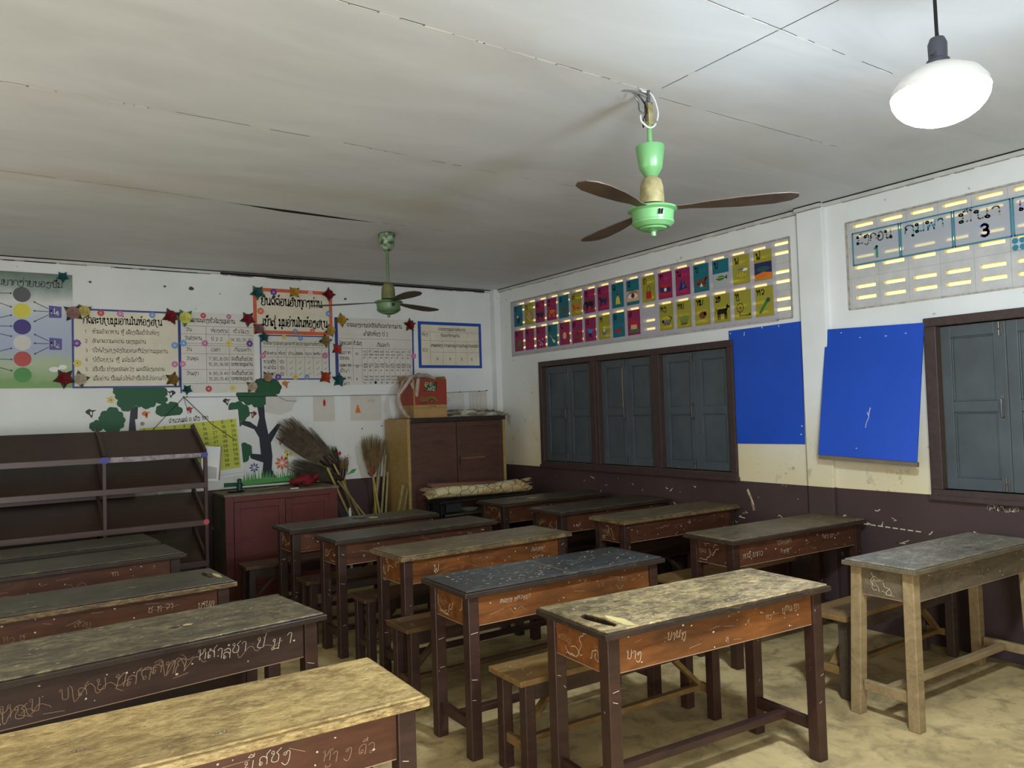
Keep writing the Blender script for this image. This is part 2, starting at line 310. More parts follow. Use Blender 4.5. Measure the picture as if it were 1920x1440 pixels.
def parse(st):
    out = []
    for part in st.split('|'):
        if not part: continue
        dx = 0; straight = False
        if part[0] == '+': a, part = part[1:].split(',', 1); dx = float(a)+.6
        if part[0] == '~': straight = True; part = part[1:]
        P = []; ctrl = []
        for tk in part.split():
            if tk[0] == '@':
                cx, cy, r, a0, a1 = map(float, tk[1:].split(',')); n = max(4, int(abs(a1-a0)/40))
                ctrl += [(cx+r*math.cos(math.radians(a0+(a1-a0)*k/n)), cy+r*math.sin(math.radians(a0+(a1-a0)*k/n))) for k in range(n+1)]
            else: ctrl.append(tuple(map(float, tk.split(','))))
        if straight or len(ctrl) < 3: P = ctrl
        else:
            for k in range(len(ctrl)-1):
                p0 = ctrl[max(k-1, 0)]; p1 = ctrl[k]; p2 = ctrl[k+1]; p3 = ctrl[min(k+2, len(ctrl)-1)]
                for t in (0, .5):
                    P.append(tuple(.5*((2*p1[i])+(-p0[i]+p2[i])*t+(2*p0[i]-5*p1[i]+4*p2[i]-p3[i])*t*t+(-p0[i]+3*p1[i]-3*p2[i]+p3[i])*t**3) for i in (0, 1)))
            P.append(ctrl[-1])
        out.append([(x+dx, y) for x, y in P])
    return out
GP = {}
class Plane:
    """draws flat marks and thin sheets on a plane: origin O, right U, up V, normal N"""
    def __init__(s, mb, O, U, V):
        s.mb = mb; s.O = Vector(O); s.U = Vector(U).normalized(); s.V = Vector(V).normalized(); s.N = s.U.cross(s.V)
    def P(s, u, v, h=0): return s.O+s.U*u+s.V*v+s.N*h
    def sheet(s, u0, v0, u1, v1, mat, h0=0, h1=.002): s.slab([(u0, v0), (u1, v0), (u1, v1), (u0, v1)], mat, h0, h1)
    def slab(s, pts, mat, h0=0, h1=.002):
        a = [s.mb.pt(s.P(u, v, h1)) for u, v in pts]; b = [s.mb.pt(s.P(u, v, h0)) for u, v in pts]; n = len(pts)
        s.mb.face(a, mat); s.mb.face(b[::-1], mat)
        for i in range(n): s.mb.face((b[i], b[(i+1) % n], a[(i+1) % n], a[i]), mat)
    def flat(s, pts, mat, h): s.mb.poly([s.P(u, v, h) for u, v in pts], mat)
    def disc(s, u, v, r, mat, h, n=20, ry=None): s.flat([(u+r*math.cos(2*PI*k/n), v+(ry or r)*math.sin(2*PI*k/n)) for k in range(n)], mat, h)
    def line(s, pts, wd, mat, h, closed=False):
        if closed: pts = list(pts)+[pts[0]]
        for (a, b), (c, d) in zip(pts, pts[1:]):
            L = math.hypot(c-a, d-b)
            if L < 1e-6: continue
            ex, ey = (c-a)/L*wd*.35, (d-b)/L*wd*.35; nx, ny = -(d-b)/L*wd/2, (c-a)/L*wd/2
            s.flat([(a-ex-nx, b-ey-ny), (c+ex-nx, d+ey-ny), (c+ex+nx, d+ey+ny), (a-ex+nx, b-ey+ny)], mat, h)
    def text(s, tx, u, v, size, mat, h, wd=.12, fit=None, slant=0, jit=0, rot=0, gap=2.0):
        k = size/10; W = sum((G.get(c, (4, ''))[0]+gap) if G.get(c, (4, ''))[0] else 0 for c in tx)*k
        sx = 1 if not fit else min(2.0, fit/W)
        x = 0; cr, sr = math.cos(rot), math.sin(rot)
        for c in tx:
            if c not in G: x += 4; continue
            wd_, st = G[c]
            if c not in GP: GP[c] = parse(st)
            jy = rnd.uniform(-jit, jit)*10 if wd_ else 0
            for pl in GP[c]:
                q = []
                for (a, b) in pl:
                    lx = ((x+a)+slant*b)*k*sx; ly = (b+jy)*k; q.append((u+lx*cr-ly*sr, v+lx*sr+ly*cr))
                s.line(q, size*wd, mat, h)
            if wd_: x += wd_+gap
        return W*sx
    def scribble(s, u0, v0, u1, v1, mat, h, n=5, wd=.003):
        for _ in range(n):
            x = rnd.uniform(u0, u1); y = rnd.uniform(v0, v1); a = rnd.uniform(0, 6.28); pts = [(x, y)]
            for _k in range(rnd.randint(5, 16)):
                a += rnd.uniform(-1.3, 1.3); x = min(u1, max(u0, x+.012*math.cos(a))); y = min(v1, max(v0, y+.012*math.sin(a))); pts.append((x, y))
            s.line(pts, wd, mat, h)
def cursive(p, u0, v0, L, amp, mat, h, wd=.0022, rise=0):
    pts = []; n = int(L/.006); ph = rnd.uniform(0, 6)
    for k in range(n):
        t_ = k*.006; a = ph+t_*rnd.uniform(95, 100); m_ = .6+.4*math.sin(t_*17+ph)
        pts.append((u0+t_+.35*amp*math.sin(a*.93)*m_, v0+rise*t_+amp*m_*math.sin(a)))
    p.line(pts, wd, mat, h)
LAO = 'ກຂຄງຈສຊຍດຕຖທນບປພມຢລວຫອຮາາາະີຸ່້'
def rword(n): return ''.join(rnd.choice(LAO) for _ in range(n))

# ------------------------------------------------------------------ room shell
X0, Y0 = -1.6, -2.0
b = MB(); b.box(X0-.1, Y0-.1, -.08, ROOM_W+.14, ROOM_D+.14, 0, M_FLOOR); struct('floor', b)
b = MB(); b.box(X0-.1, Y0-.1, ROOM_H, ROOM_W+.14, ROOM_D+.14, ROOM_H+.06, M_CEIL); struct('ceiling', b)
b = MB(); b.box(X0-.1, ROOM_D, 0, ROOM_W+.14, ROOM_D+.12, ROOM_H, M_WB)
p = Plane(b, (0, ROOM_D, 0), (1, 0, 0), (0, 0, 1))
for u, v, r in ((.73, 2.751, .012), (1.321, 2.751, .011), (1.547, 2.747, .02), (3.03, 2.73, .013), (3.53, 2.66, .008), (3.18, 1.40, .008), (3.40, 1.42, .008), (1.80, 2.71, .006)):
    p.flat([(u+r*math.cos(a)*rnd.uniform(.8, 1.6), v+r*math.sin(a)*rnd.uniform(.7, 1.1)) for a in [k*PI/4 for k in range(8)]], plain('wall hole', (84, 78, 68), .9), .0012)
struct('wall_back', b)
b = MB(); b.box(X0-.12, Y0-.1, 0, X0, ROOM_D, ROOM_H, M_WB); struct('wall_left', b)
b = MB(); b.box(X0-.1, Y0-.12, 0, ROOM_W+.14, Y0, ROOM_H, M_WB); struct('wall_front', b)
HOLES = [(4.075, .995, 6.565, 1.985), (3.48, 2.15, 7.12, 2.745), (-.05, .97, 2.46, 1.975), (-.6, 2.15, 3.035, 2.745)]
b = MB(); ys = sorted({Y0}|{ROOM_D}|{h[0] for h in HOLES}|{h[2] for h in HOLES}); zs = sorted({0, ROOM_H}|{h[1] for h in HOLES}|{h[3] for h in HOLES})
for y0, y1 in zip(ys, ys[1:]):
    z = 0; run = None
    for z0, z1 in zip(zs, zs[1:]):
        cy, cz = (y0+y1)/2, (z0+z1)/2
        hole = any(h[0] < cy < h[2] and h[1] < cz < h[3] for h in HOLES)
        if hole:
            if run: b.box(ROOM_W, y0, run[0], ROOM_W+.12, y1, run[1], M_WR); run = None
        else: run = (run[0], z1) if run else (z0, z1)
    if run: b.box(ROOM_W, y0, run[0], ROOM_W+.12, y1, run[1], M_WR)
pr = Plane(b, (ROOM_W, 0, 0), (0, -1, 0), (0, 0, 1))
# scratched writing and chips on the brown dado
pr.text('ຄຸນຄູ.ວຽງ.20', -2.22, .868, .026, M_CHALK, .001, .16, fit=.17, slant=.2)
pr.line([(-2.25, .905), (-2.2, .899), (-2.14, .903)], .004, M_CHALK, .001)
for _ in range(60):
    u = -rnd.uniform(1.6, 6.2); v = rnd.choice((rnd.uniform(.45, .9), rnd.uniform(.6, .75)))
    pr.line([(u, v), (u+rnd.uniform(-.03, .03), v+rnd.uniform(-.012, .012)), (u+rnd.uniform(-.04, .04), v+rnd.uniform(-.02, .02))], rnd.uniform(.003, .008), M_CHALK, .001)
pr.line([(-3.95, .86), (-3.92, .80), (-3.90, .72)], .022, M_CHALKD, .0011); pr.line([(-3.95, .87), (-3.93, .82), (-3.90, .76)], .01, M_CHALK, .0013)
for k in range(9): pr.line([(-3.05+k*.05, .705-k*.0015), (-3.02+k*.05, .704-k*.0015)], .007, M_CHALK, .001)
struct('wall_right', b)
b = MB(); b.box(4.82, 3.19, 0, ROOM_W+.001, 3.39, ROOM_H, M_WP); struct('trim_1', b, bevel=.004)         # pillar
b = MB(); b.box(4.785, 7.35, 0, ROOM_W+.001, ROOM_D, ROOM_H, M_WP); struct('trim_2', b, bevel=.004)       # corner column
b = MB()                                                                                     # cornices
b.box(X0, ROOM_D-.022, ROOM_H-.03, 4.785, ROOM_D, ROOM_H-.002, M_TRIM); b.box(X0, ROOM_D-.024, ROOM_H-.008, 4.785, ROOM_D-.001, ROOM_H, M_CRACK)
for k in range(26):
    x = rnd.uniform(0, 4.6); L = rnd.uniform(.05, .3); b.box(x, ROOM_D-.008, ROOM_H-.036, x+L, ROOM_D, ROOM_H-.029, plain('cornice dash', (158, 152, 140), .8, .2))  # irregular greyish dashes under the cornice
struct('trim_3', b)
b = MB()
for y0, y1, xx in ((3.395, 7.35, ROOM_W), (3.185, 3.395, 4.82), (Y0, 3.185, ROOM_W)):
    b.box(xx-.022, y0, ROOM_H-.032, xx, y1, ROOM_H-.003, M_TRIM); b.box(xx-.024, y0, ROOM_H-.0075, xx-.001, y1, ROOM_H, M_CRACK)
    y = y0
    while y < y1-.1:
        L = rnd.uniform(.04, .3); b.box(xx-.006, y, ROOM_H-.034-rnd.uniform(0, .003), xx, min(y+L, y1), ROOM_H-.031, plain('cornice dash', (158, 152, 140), .8, .2)); y += L+rnd.uniform(.0, .15)  # greyish dashes of random length below the moulding
struct('trim_4', b)
# ceiling seams: hairline gaps with ragged filler
def seam(n, pts, fill=.5, dark=.5, wd=.006):
    bb = MB(); p = Plane(bb, (0, 0, ROOM_H), (1, 0, 0), (0, -1, 0))
    for (x0, y0), (x1, y1) in zip(pts, pts[1:]):
        L = math.hypot(x1-x0, y1-y0); k = 0
        while k < L:
            s_ = rnd.uniform(.03, .12); t0, t1 = k/L, min(1, (k+s_)/L); q0 = (x0+(x1-x0)*t0, -(y0+(y1-y0)*t0)); q1 = (x0+(x1-x0)*t1, -(y0+(y1-y0)*t1))
            j = rnd.uniform(-.0015, .0015); q0 = (q0[0]+j, q0[1]+j); q1 = (q1[0]-j, q1[1]-j)
            if rnd.random() < dark: p.line([(q0[0]+.002, q0[1]+.004), (q1[0]+.002, q1[1]+.004)], wd*.6, M_CRACK, .0008)
            if rnd.random() < fill: p.line([q0, q1], wd*rnd.uniform(.8, 1.7), M_CAULK, .0014)
            k += s_
    struct('trim_%d' % n, bb)
seam(5, [(.95, 2.39), (2.40, 2.405)], .95, .35); seam(6, [(2.50, 2.44), (3.25, 2.44), (3.84, 2.437)], .75, .8, .005)
seam(7, [(2.443, 1.3), (2.438, 2.36)], .05, 1, .007); seam(8, [(1.9, 1.752), (3.2, 1.753)], .7, .9, .005)
seam(9, [(-.2, 3.65), (.8, 3.651), (1.5, 3.66), (2.46, 3.714)], .7, .6, .006); seam(10, [(2.46, 3.714), (3.2, 3.72), (3.9, 3.73)], .8, .3, .005)
seam(11, [(-.4, 4.93), (.8, 4.98), (1.52, 5.07)], .4, .5, .005); seam(12, [(2.33, 5.09), (3.1, 5.12)], .9, .4, .006); seam(13, [(3.17, 6.33), (3.62, 6.31)], .9, .1, .006)
seam(14, [(2.445, 4.9), (2.45, 5.2)], .8, .1, .005); seam(15, [(2.2, 5.8), (2.5, 5.3)], .5, .2, .004); seam(16, [(.5, 6.15), (1.6, 6.15)], .3, .1, .004)
b = MB(); q = Plane(b, (0, 0, ROOM_H), (1, 0, 0), (0, -1, 0))                                          # sprung board edge leaving a dark gap
q.flat([(1.30, -5.035), (1.72, -5.045), (2.33, -5.10), (2.0, -5.112), (1.65, -5.10)], M_CRACK, .001)
q.line([(1.30, -5.04), (1.7, -5.112), (2.05, -5.124), (2.36, -5.108)], .007, M_CAULK, .002); struct('trim_17', b)
b = MB(); b.box(1.80, ROOM_D-.03, ROOM_H-.03, 4.7, ROOM_D-.0215, ROOM_H-.012, M_CRACK); struct('trim_18', b)

# ------------------------------------------------------------------ pierced ventilation screens
def louvre(n, y0, y1, ystart, ncol, rows):
    bb = MB(); xa, xb = ROOM_W+.012, ROOM_W+.052; z0, z1 = 2.15, 2.745; W_, HH = .144, .024
    cuts = []
    for k in range(ncol):
        yy = ystart-k*.1985; cuts.append((yy-W_, yy))
    cuts = [c for c in cuts if c[0] > y0 and c[1] < y1]; cuts.sort()
    zc = z0
    for r in sorted(rows):
        bb.box(xa, y0, zc, xb, y1, r-HH/2, M_LOUV); yc = y0
        for a, c in cuts:
            bb.box(xa, yc, r-HH/2, xb, a, r+HH/2, M_LOUV); yc = c
        bb.box(xa, yc, r-HH/2, xb, y1, r+HH/2, M_LOUV); zc = r+HH/2
    bb.box(xa, y0, zc, xb, y1, z1, M_LOUV)
    pp = Plane(bb, (xa, 0, 0), (0, -1, 0), (0, 0, 1))
    for k in range(ncol+1):
        yy = ystart-k*.1985+.028
        if y0 < yy < y1: pp.line([(-yy, z0), (-yy, z1)], .002, plain('mortar line', (160, 158, 152), .8), .0005)
    for zz in (2.36, 2.565): pp.line([(-y1, zz), (-y0, zz)], .002, plain('mortar line', (160, 158, 152), .8), .0005)
    for _ in range(26): pp.disc(-rnd.uniform(y0, y1), rnd.uniform(z0, z1), rnd.uniform(.002, .006), plain('mould spot', (130, 124, 116), .8), .0006, 7)
    o = struct('trim_%d' % n, bb)
    e = MB()
    # dirty raised rim round the screen
    g = plain('screen rim', (186, 180, 168), .7, .2, 30)
    for (a, c, d, f) in ((y0, z0-.006, y1, z0+.006), (y0, z1-.005, y1, z1+.005), (y0-.005, z0, y0+.005, z1), (y1-.005, z0, y1+.005, z1)):
        e.box(ROOM_W-.003, a, c, ROOM_W+.02, d, f, g)
    struct('trim_%d' % (n+1), e)
ROWS = [2.712, 2.642, 2.502, 2.430, 2.300, 2.225]
louvre(19, 3.48, 7.12, 3.648+17*.1985, 18, ROWS); louvre(21, -.6, 3.035, 2.99, 18, ROWS)

# ------------------------------------------------------------------ shuttered windows
def window(n, y0, y1, z0, z1, opens):
    """brown frame; opens: list of (ya, yb) openings, each with a pair of grey shutter leaves"""
    bb = MB(); xa, xb = ROOM_W-.025, ROOM_W+.10; fz0, fz1 = z0+.055, z1-.055
    bb.box(xa, y0, z0, xb, y1, fz0, M_FRAME); bb.box(xa, y0, fz1, xb, y1, z1, M_FRAME)
    ed = [y0]+[v for o in sorted(opens) for v in o]+[y1]
    for a, c in zip(ed[::2], ed[1::2]):
        bb.box(xa, a, fz0, xb, c, fz1, M_FRAME)
        if c-a > .12: bb.box(xa-.006, (a+c)/2-.02, fz0, xa+.01, (a+c)/2+.02, fz1, M_FRAME)
    bb.box(xa-.012, y0-.01, z0-.012, xa+.03, y1+.01, z0+.02, M_FRAME)
    wo = struct('window_%d' % n, bb, bevel=.004)
    for a, c in opens:
        mid = (a+c)/2
        for (s0, s1, hinge) in ((a+.004, mid-.0015, 0), (mid+.0015, c-.004, 1)):
            l = MB(); X = ROOM_W+.02; st = .062; zr = [fz0+.004, fz0+.075, (fz0+fz1)/2-.03, (fz0+fz1)/2+.035, fz1-.075, fz1-.004]
            l.box(X, s0, zr[0], X+.032, s0+st, zr[5], M_SHUT); l.box(X, s1-st, zr[0], X+.032, s1, zr[5], M_SHUT)
            for i in (0, 2, 4): l.box(X, s0+st, zr[i], X+.032, s1-st, zr[i+1], M_SHUT)
            for i in (1, 3):
                crack = n == 1 and ((opens.index((a, c)) == 2 and hinge == 0) or (opens.index((a, c)) == 1 and hinge == 1 and i == 3))
                ck = .021 if crack else 0                                    # shrunken panel lets a sliver of daylight through
                l.box(X+.016, s0+st+ck, zr[i], X+.022, s1-st, zr[i+1], M_SHUT)
                if not crack: l.box(X+.005, s0+st, zr[i], X+.013, s0+st+.008, zr[i+1], M_SHUT)
                pass; l.box(X+.005, s1-st-.008, zr[i], X+.013, s1-st, zr[i+1], M_SHUT)
                l.box(X+.005, s0+st, zr[i], X+.013, s1-st, zr[i]+.008, M_SHUT); l.box(X+.005, s0+st, zr[i+1]-.008, X+.013, s1-st, zr[i+1], M_SHUT)
            sh = l.build('shutter', wo, bevel=.0025, recenter=False)
            if hinge:                                                              # pull handle and bolts on the leaf far from the camera
                h = MB(); zc = (fz0+fz1)/2-.01; yy = s0+.03
                h.tube([(X, yy, zc+.055), (X-.022, yy, zc+.05), (X-.026, yy, zc), (X-.022, yy, zc-.05), (X, yy, zc-.055)], .0055, M_IRON)
                h.box(X-.004, yy-.01, zc+.045, X, yy+.01, zc+.08, M_IRON); h.box(X-.004, yy-.01, zc-.08, X, yy+.01, zc-.045, M_IRON)
                h.build('handle', sh, recenter=False, smooth=True)
                for zz, dn in ((fz0+.05, -1), (fz1-.05, 1)):
                    h = MB(); h.box(X-.004, yy-.018, zz-.03, X, yy+.018, zz+.03, M_IRON); h.tube([(X-.009, yy, zz-.04), (X-.009, yy, zz+.04)], .005, M_IRON)
                    h.tube([(X-.009, yy, zz), (X-.028, yy, zz-.004*dn)], .004, M_IRON); h.build('bolt', sh, recenter=False)
    return wo
window(1, 4.03, 6.61, .94, 2.04, [(4.085, 4.835), (4.93, 5.655), (5.775, 6.555)])
window(2, -.10, 2.53, .915, 2.03, [(-.05, .72), (.83, 1.60), (1.705, 2.455)])

# ------------------------------------------------------------------ month strip and alphabet cards over the screens
def film(name, tint, opac, var=.05):
    t = NT(name, .35, .5); t.b.inputs['Alpha'].default_value = 1
    tr = t.n.new('ShaderNodeBsdfTransparent'); tr.inputs[0].default_value = srgb(*tint)
    mx = t.n.new('ShaderNodeMixShader'); mx.inputs[0].default_value = opac
    t.link(tr.outputs[0], mx.inputs[1]); t.link(t.b.outputs[0], mx.inputs[2]); t.link(mx.outputs[0], t.n['Material Output'].inputs[0]); return t.out(srgb(*tint))
F_CLEAR = film('clear plastic cover', (232, 230, 238), .38)
F_Y = film('yellow card film', (204, 198, 84), .46); F_M = film('magenta card film', (192, 66, 124), .46); F_T = film('teal card film', (52, 148, 166), .46)
F_W = film('pale card film', (220, 224, 226), .55)
M_PINK = plain('flesh print', (222, 176, 140), .6); M_BRN = plain('brown print', (120, 66, 40), .6); M_GRN = plain('green print', (52, 120, 60), .6); M_RED = plain('red print', (186, 40, 40), .6)
M_ORG = plain('orange print', (224, 120, 40), .6); M_GREY = plain('grey print', (120, 118, 120), .6); M_NAVY = plain('navy print', (34, 44, 92), .6); M_YEL = plain('yellow print', (226, 206, 70), .6)
b = MB(); p = Plane(b, (ROOM_W-.001, 0, 0), (0, -1, 0), (0, 0, 1)); p.sheet(-7.13, 2.135, -3.605, 2.735, F_CLEAR, 0, .0015)
for y in (7.12, 3.61): p.disc(-y, 2.145, .005, M_BLK, .002, 8)
tag(b.build('plastic_cover'), 'long clear plastic sheet over the ventilation screen, holding the alphabet cards', 'plastic sheet')
def beast(p, u, v, s, mat, h, flip=1, leg=.3, neck=.25, tail=.2, horn=0, trunk=0):
    f = lambda L: [(u+x*s*flip, v+y*s) for x, y in L]
    p.flat(f([(-.5, leg+.02), (.42, leg), (.5, leg+.3), (.4, leg+.42), (-.4, leg+.42), (-.52, leg+.3)]), mat, h)
    for x in (-.46, -.3, .24, .38): p.flat(f([(x, 0), (x+.09, 0), (x+.12, leg+.08), (x-.02, leg+.08)]), mat, h)
    p.flat(f([(.34, leg+.2), (.5, leg+.2), (.62, leg+.3+neck), (.46, leg+.36+neck)]), mat, h)
    p.flat(f([(.42, leg+.24+neck), (.76, leg+.16+neck), (.8, leg+.25+neck), (.6, leg+.42+neck), (.44, leg+.4+neck)]), mat, h)
    p.line(f([(-.5, leg+.36), (-.6, leg+.2+tail), (-.68, leg+tail*.4)]), .05*s, mat, h)
    if horn: p.line(f([(.5, leg+.4+neck), (.44, leg+.56+neck), (.6, leg+.66+neck)]), .05*s, mat, h)
    else: p.flat(f([(.46, leg+.38+neck), (.54, leg+.54+neck), (.6, leg+.38+neck)]), mat, h)
    if trunk: p.line(f([(.76, leg+.22+neck), (.82, leg), (.76, .08)]), .1*s, mat, h)
def pic(p, k, u, v, h):
    """small picture for a card, centred at u, v"""
    if k == 'hen': p.disc(u, v-.02, .028, M_BLK, h, 14, .034); p.disc(u-.012, v+.022, .013, M_WHITE, h+.0002, 10); p.flat([(u+.02, v-.01), (u+.045, v+.03), (u+.03, v-.03)], M_BLK, h)
    elif k == 'eggs':
        for a, c in ((-.025, 0), (0, .03), (.025, 0), (0, -.022)): p.disc(u+a, v+c, .023, M_PINK, h+c*.01, 12, .018); p.line([(u+a+.023*math.cos(t*.7), v+c+.018*math.sin(t*.7)) for t in range(10)], .0025, M_BRN, h+.0004)
    elif k == 'buffalo': beast(p, u, v-.05, .1, M_BLK, h, -1, .28, .05, .2, 1)
    elif k == 'cow': beast(p, u, v-.05, .1, M_ORG, h, -1, .32, .1, .2, 1)
    elif k == 'cup': p.flat([(u-.03, v+.03), (u+.03, v+.03), (u+.022, v-.04), (u-.022, v-.04)], M_BRN, h); p.disc(u, v+.03, .03, M_GRN, h+.0003, 14, .008)
    elif k == 'tiger':
        beast(p, u, v-.05, .1, M_ORG, h, -1, .3, .1, .3)
        for t in range(5): p.line([(u-.03+t*.015, v-.02), (u-.027+t*.015, v)], .003, M_BLK, h+.0003)
    elif k == 'elephant': beast(p, u, v-.055, .11, M_BLK, h, -1, .36, .02, .2, 0, 1)
    elif k == 'horse': beast(p, u, v-.04, .085, M_NAVY, h, -1, .4, .2, .3)
    elif k == 'child': p.disc(u, v+.03, .014, M_PINK, h, 12); p.flat([(u-.02, v+.015), (u+.02, v+.015), (u+.035, v-.05), (u-.03, v-.05)], M_YEL, h); p.disc(u, v+.037, .013, M_BLK, h+.0002, 10, .009)
    elif k == 'eye':
        p.sheet(u-.078, v-.05, u+.078, v+.045, M_PINK, h-.0001, h); p.flat([(u+.065*math.cos(t*.314), v+.026*math.sin(t*.314)) for t in range(20)], M_WHITE, h+.0002)
        p.disc(u, v, .024, M_BRN, h+.0004, 16); p.disc(u, v, .011, M_BLK, h+.0006, 12); p.line([(u+.066*math.cos(t), v+.027*math.sin(t)) for t in (0, .5, 1, 1.57, 2.1, 2.6, 3.14)], .006, M_BLK, h+.0005); p.line([(u-.06, v+.03), (u, v+.042), (u+.06, v+.03)], .006, M_BRN, h+.0005)
    elif k == 'bag': p.flat([(u-.035, v-.055), (u+.035, v-.055), (u+.03, v+.0), (u+.012, v+.012), (u-.012, v+.012), (u-.03, v)], M_RED, h); p.line([(u-.02, v), (u-.018, v+.045), (u, v+.06), (u+.018, v+.045), (u+.02, v)], .006, M_BRN, h)
    elif k == 'flag':
        p.flat([(u-.06, v-.045), (u+.06, v-.055), (u+.06, v+.035), (u-.06, v+.05)], M_RED, h); p.flat([(u-.06, v-.022), (u, v-.03), (u+.06, v-.03), (u+.06, v+.012), (u, v+.012), (u-.06, v+.025)], M_NAVY, h+.0002); p.disc(u, v-.005, .016, M_WHITE, h+.0004, 14)
    elif k == 'bird': p.flat([(u-.05, v-.045), (u, v-.03), (u+.06, v-.02), (u+.02, v), (u+.02, v+.05), (u-.005, v+.01), (u-.015, v+.055), (u-.035, v)], M_NAVY, h); p.flat([(u-.005, v-.02), (u+.015, v-.012), (u+.005, v+.025)], plain('light blue print', (70, 130, 200), .6), h+.0003)
    elif k == 'goat': beast(p, u, v-.055, .1, M_BRN, h, 1, .36, .15, .2, 1); p.flat([(u-.015, v-.04), (u+.015, v-.04), (u, v-.01)], M_WHITE, h+.0003)
    elif k == 'fish': p.flat([(u+.045, v), (u+.02, v+.018), (u-.02, v+.014), (u-.055, v-.004), (u-.02, v-.022), (u+.02, v-.018)], M_GRN, h); p.flat([(u+.04, v), (u+.065, v+.02), (u+.062, v-.02)], M_NAVY, h); p.line([(u+.03, v+.003), (u-.04, v+.001)], .004, M_YEL, h+.0002)
    elif k == 'bee':
        p.disc(u, v-.01, .04, M_YEL, h, 14, .02)
        for t in range(5): p.line([(u-.03+t*.014, v-.026), (u-.024+t*.014, v+.008)], .005, M_BLK, h+.0003)
        p.disc(u+.035, v+.028, .028, M_WHITE, h+.0002, 10, .012); p.disc(u-.004, v+.034, .028, M_GREY, h+.0004, 10, .01)
        for t in range(3): p.line([(u-.02+t*.02, v-.026), (u-.012+t*.02, v-.05)], .002, M_BLK, h)
    elif k == 'rain': p.sheet(u-.078, v-.062, u+.078, v+.062, M_NAVY, h-.0001, h); p.disc(u, v+.01, .06, plain('storm print', (50, 84, 84), .6), h+.0002, 12, .02); p.flat([(u-.078, v-.062), (u+.078, v-.062), (u+.078, v-.025), (u, v-.012), (u-.078, v-.03)], M_ORG, h+.0003)
    elif k == 'hill': p.flat([(u-.05, v-.045), (u+.05, v-.045), (u+.03, v+.01), (u, v+.04), (u-.03, v)], M_GRN, h); p.flat([(u-.05, v-.055), (u+.05, v-.055), (u+.05, v-.03), (u-.05, v-.03)], M_BRN, h+.0002)
    elif k == 'fox': p.disc(u, v-.01, .03, M_RED, h, 12, .022); p.flat([(u-.03, v+.04), (u, v+.045), (u+.01, v+.01), (u-.02, v)], M_BRN, h)
    elif k == 'notes':
        for a, c in ((-.03, .0), (0, -.02), (.03, .01), (-.015, -.045), (.02, -.04)): p.disc(u+a, v+c, .009, M_WHITE, h, 8); p.line([(u+a+.008, v+c), (u+a+.008, v+c+.04)], .004, M_BLK, h)
    elif k == 'brush': p.line([(u-.045, v+.04), (u+.01, v-.01)], .006, M_YEL, h); p.flat([(u, v), (u+.05, v-.03), (u+.02, v-.05), (u-.01, v-.01)], M_WHITE, h)
    elif k == 'balloon': p.disc(u, v+.01, .03, M_PINK, h, 14, .036); p.line([(u, v-.026), (u+.01, v-.06)], .003, M_BLK, h)
    elif k == 'monkey': p.disc(u, v-.015, .028, M_BRN, h, 12, .034); p.disc(u+.005, v+.026, .018, M_BRN, h, 12); p.line([(u-.045, v-.05), (u+.05, v-.05)], .006, M_BLK, h)
    elif k == 'bow': p.flat([(u-.05, v+.04), (u+.05, v+.03), (u, v-.03)], plain('light blue print', (70, 130, 200), .6), h); p.flat([(u-.04, v-.03), (u+.04, v-.06), (u, v)], M_NAVY, h)
    elif k == 'drum': p.disc(u, v+.03, .02, M_YEL, h, 12, .012); p.disc(u, v-.02, .03, M_GREY, h, 12, .03); p.disc(u, v+.0, .014, M_WHITE, h+.0003, 10)
    elif k == 'pan': p.disc(u-.008, v-.025, .035, M_RED, h, 14, .02); p.line([(u+.02, v-.01), (u+.04, v+.05)], .008, M_BRN, h)
    elif k == 'house': p.flat([(u-.055, v+.01), (u+.055, v+.01), (u+.035, v+.045), (u-.035, v+.045)], M_RED, h); p.flat([(u-.04, v-.03), (u+.04, v-.03), (u+.04, v+.01), (u-.04, v+.01)], M_PINK, h); p.flat([(u-.06, v-.06), (u+.06, v-.06), (u+.06, v-.03), (u-.06, v-.03)], M_GRN, h+.0002)
    elif k == 'civet': p.disc(u, v-.015, .045, M_GREY, h, 14, .02); p.disc(u-.042, v-.004, .014, M_BLK, h, 8); p.line([(u+.04, v-.01), (u+.06, v+.02), (u+.03, v+.035)], .009, M_BLK, h); [p.line([(u-.03+t*.02, v-.02), (u-.034+t*.02, v-.045)], .006, M_BLK, h) for t in range(4)]
    elif k == 'grass':
        for t in range(9): p.line([(u-.03+t*.0075, v-.045), (u-.055+t*.0135, v+.035-abs(t-4)*.006)], .005, M_GRN, h)
        p.disc(u, v-.048, .045, M_BRN, h-.0002, 12, .009)
    elif k == 'hedgehog': p.disc(u, v, .038, M_BRN, h, 14, .03); p.disc(u+.028, v+.012, .018, M_BRN, h, 10)
    elif k == 'dog': beast(p, u, v-.06, .1, M_BLK, h, 1, .45, .25, .3)
    elif k == 'wheel':
        p.line([(u-.025+.034*math.cos(t*.52), v+.012+.034*math.sin(t*.52)) for t in range(13)], .005, M_BLK, h)
        for t in range(6): p.line([(u-.025, v+.012), (u-.025+.034*math.cos(t*1.047), v+.012+.034*math.sin(t*1.047))], .003, M_BLK, h)
        p.line([(u-.03, v-.02), (u-.03, v-.05), (u+.07, v-.052)], .006, M_BLK, h); p.disc(u+.065, v-.045, .008, M_BLK, h, 8)
    elif k == 'comb': p.flat([(u-.055, v-.05), (u-.035, v-.06), (u+.05, v+.045), (u+.04, v+.055), (u+.02, v+.05)], M_GRN, h); p.disc(u+.035, v+.04, .018, plain('dark green print', (40, 84, 50), .6), h+.0002, 10)
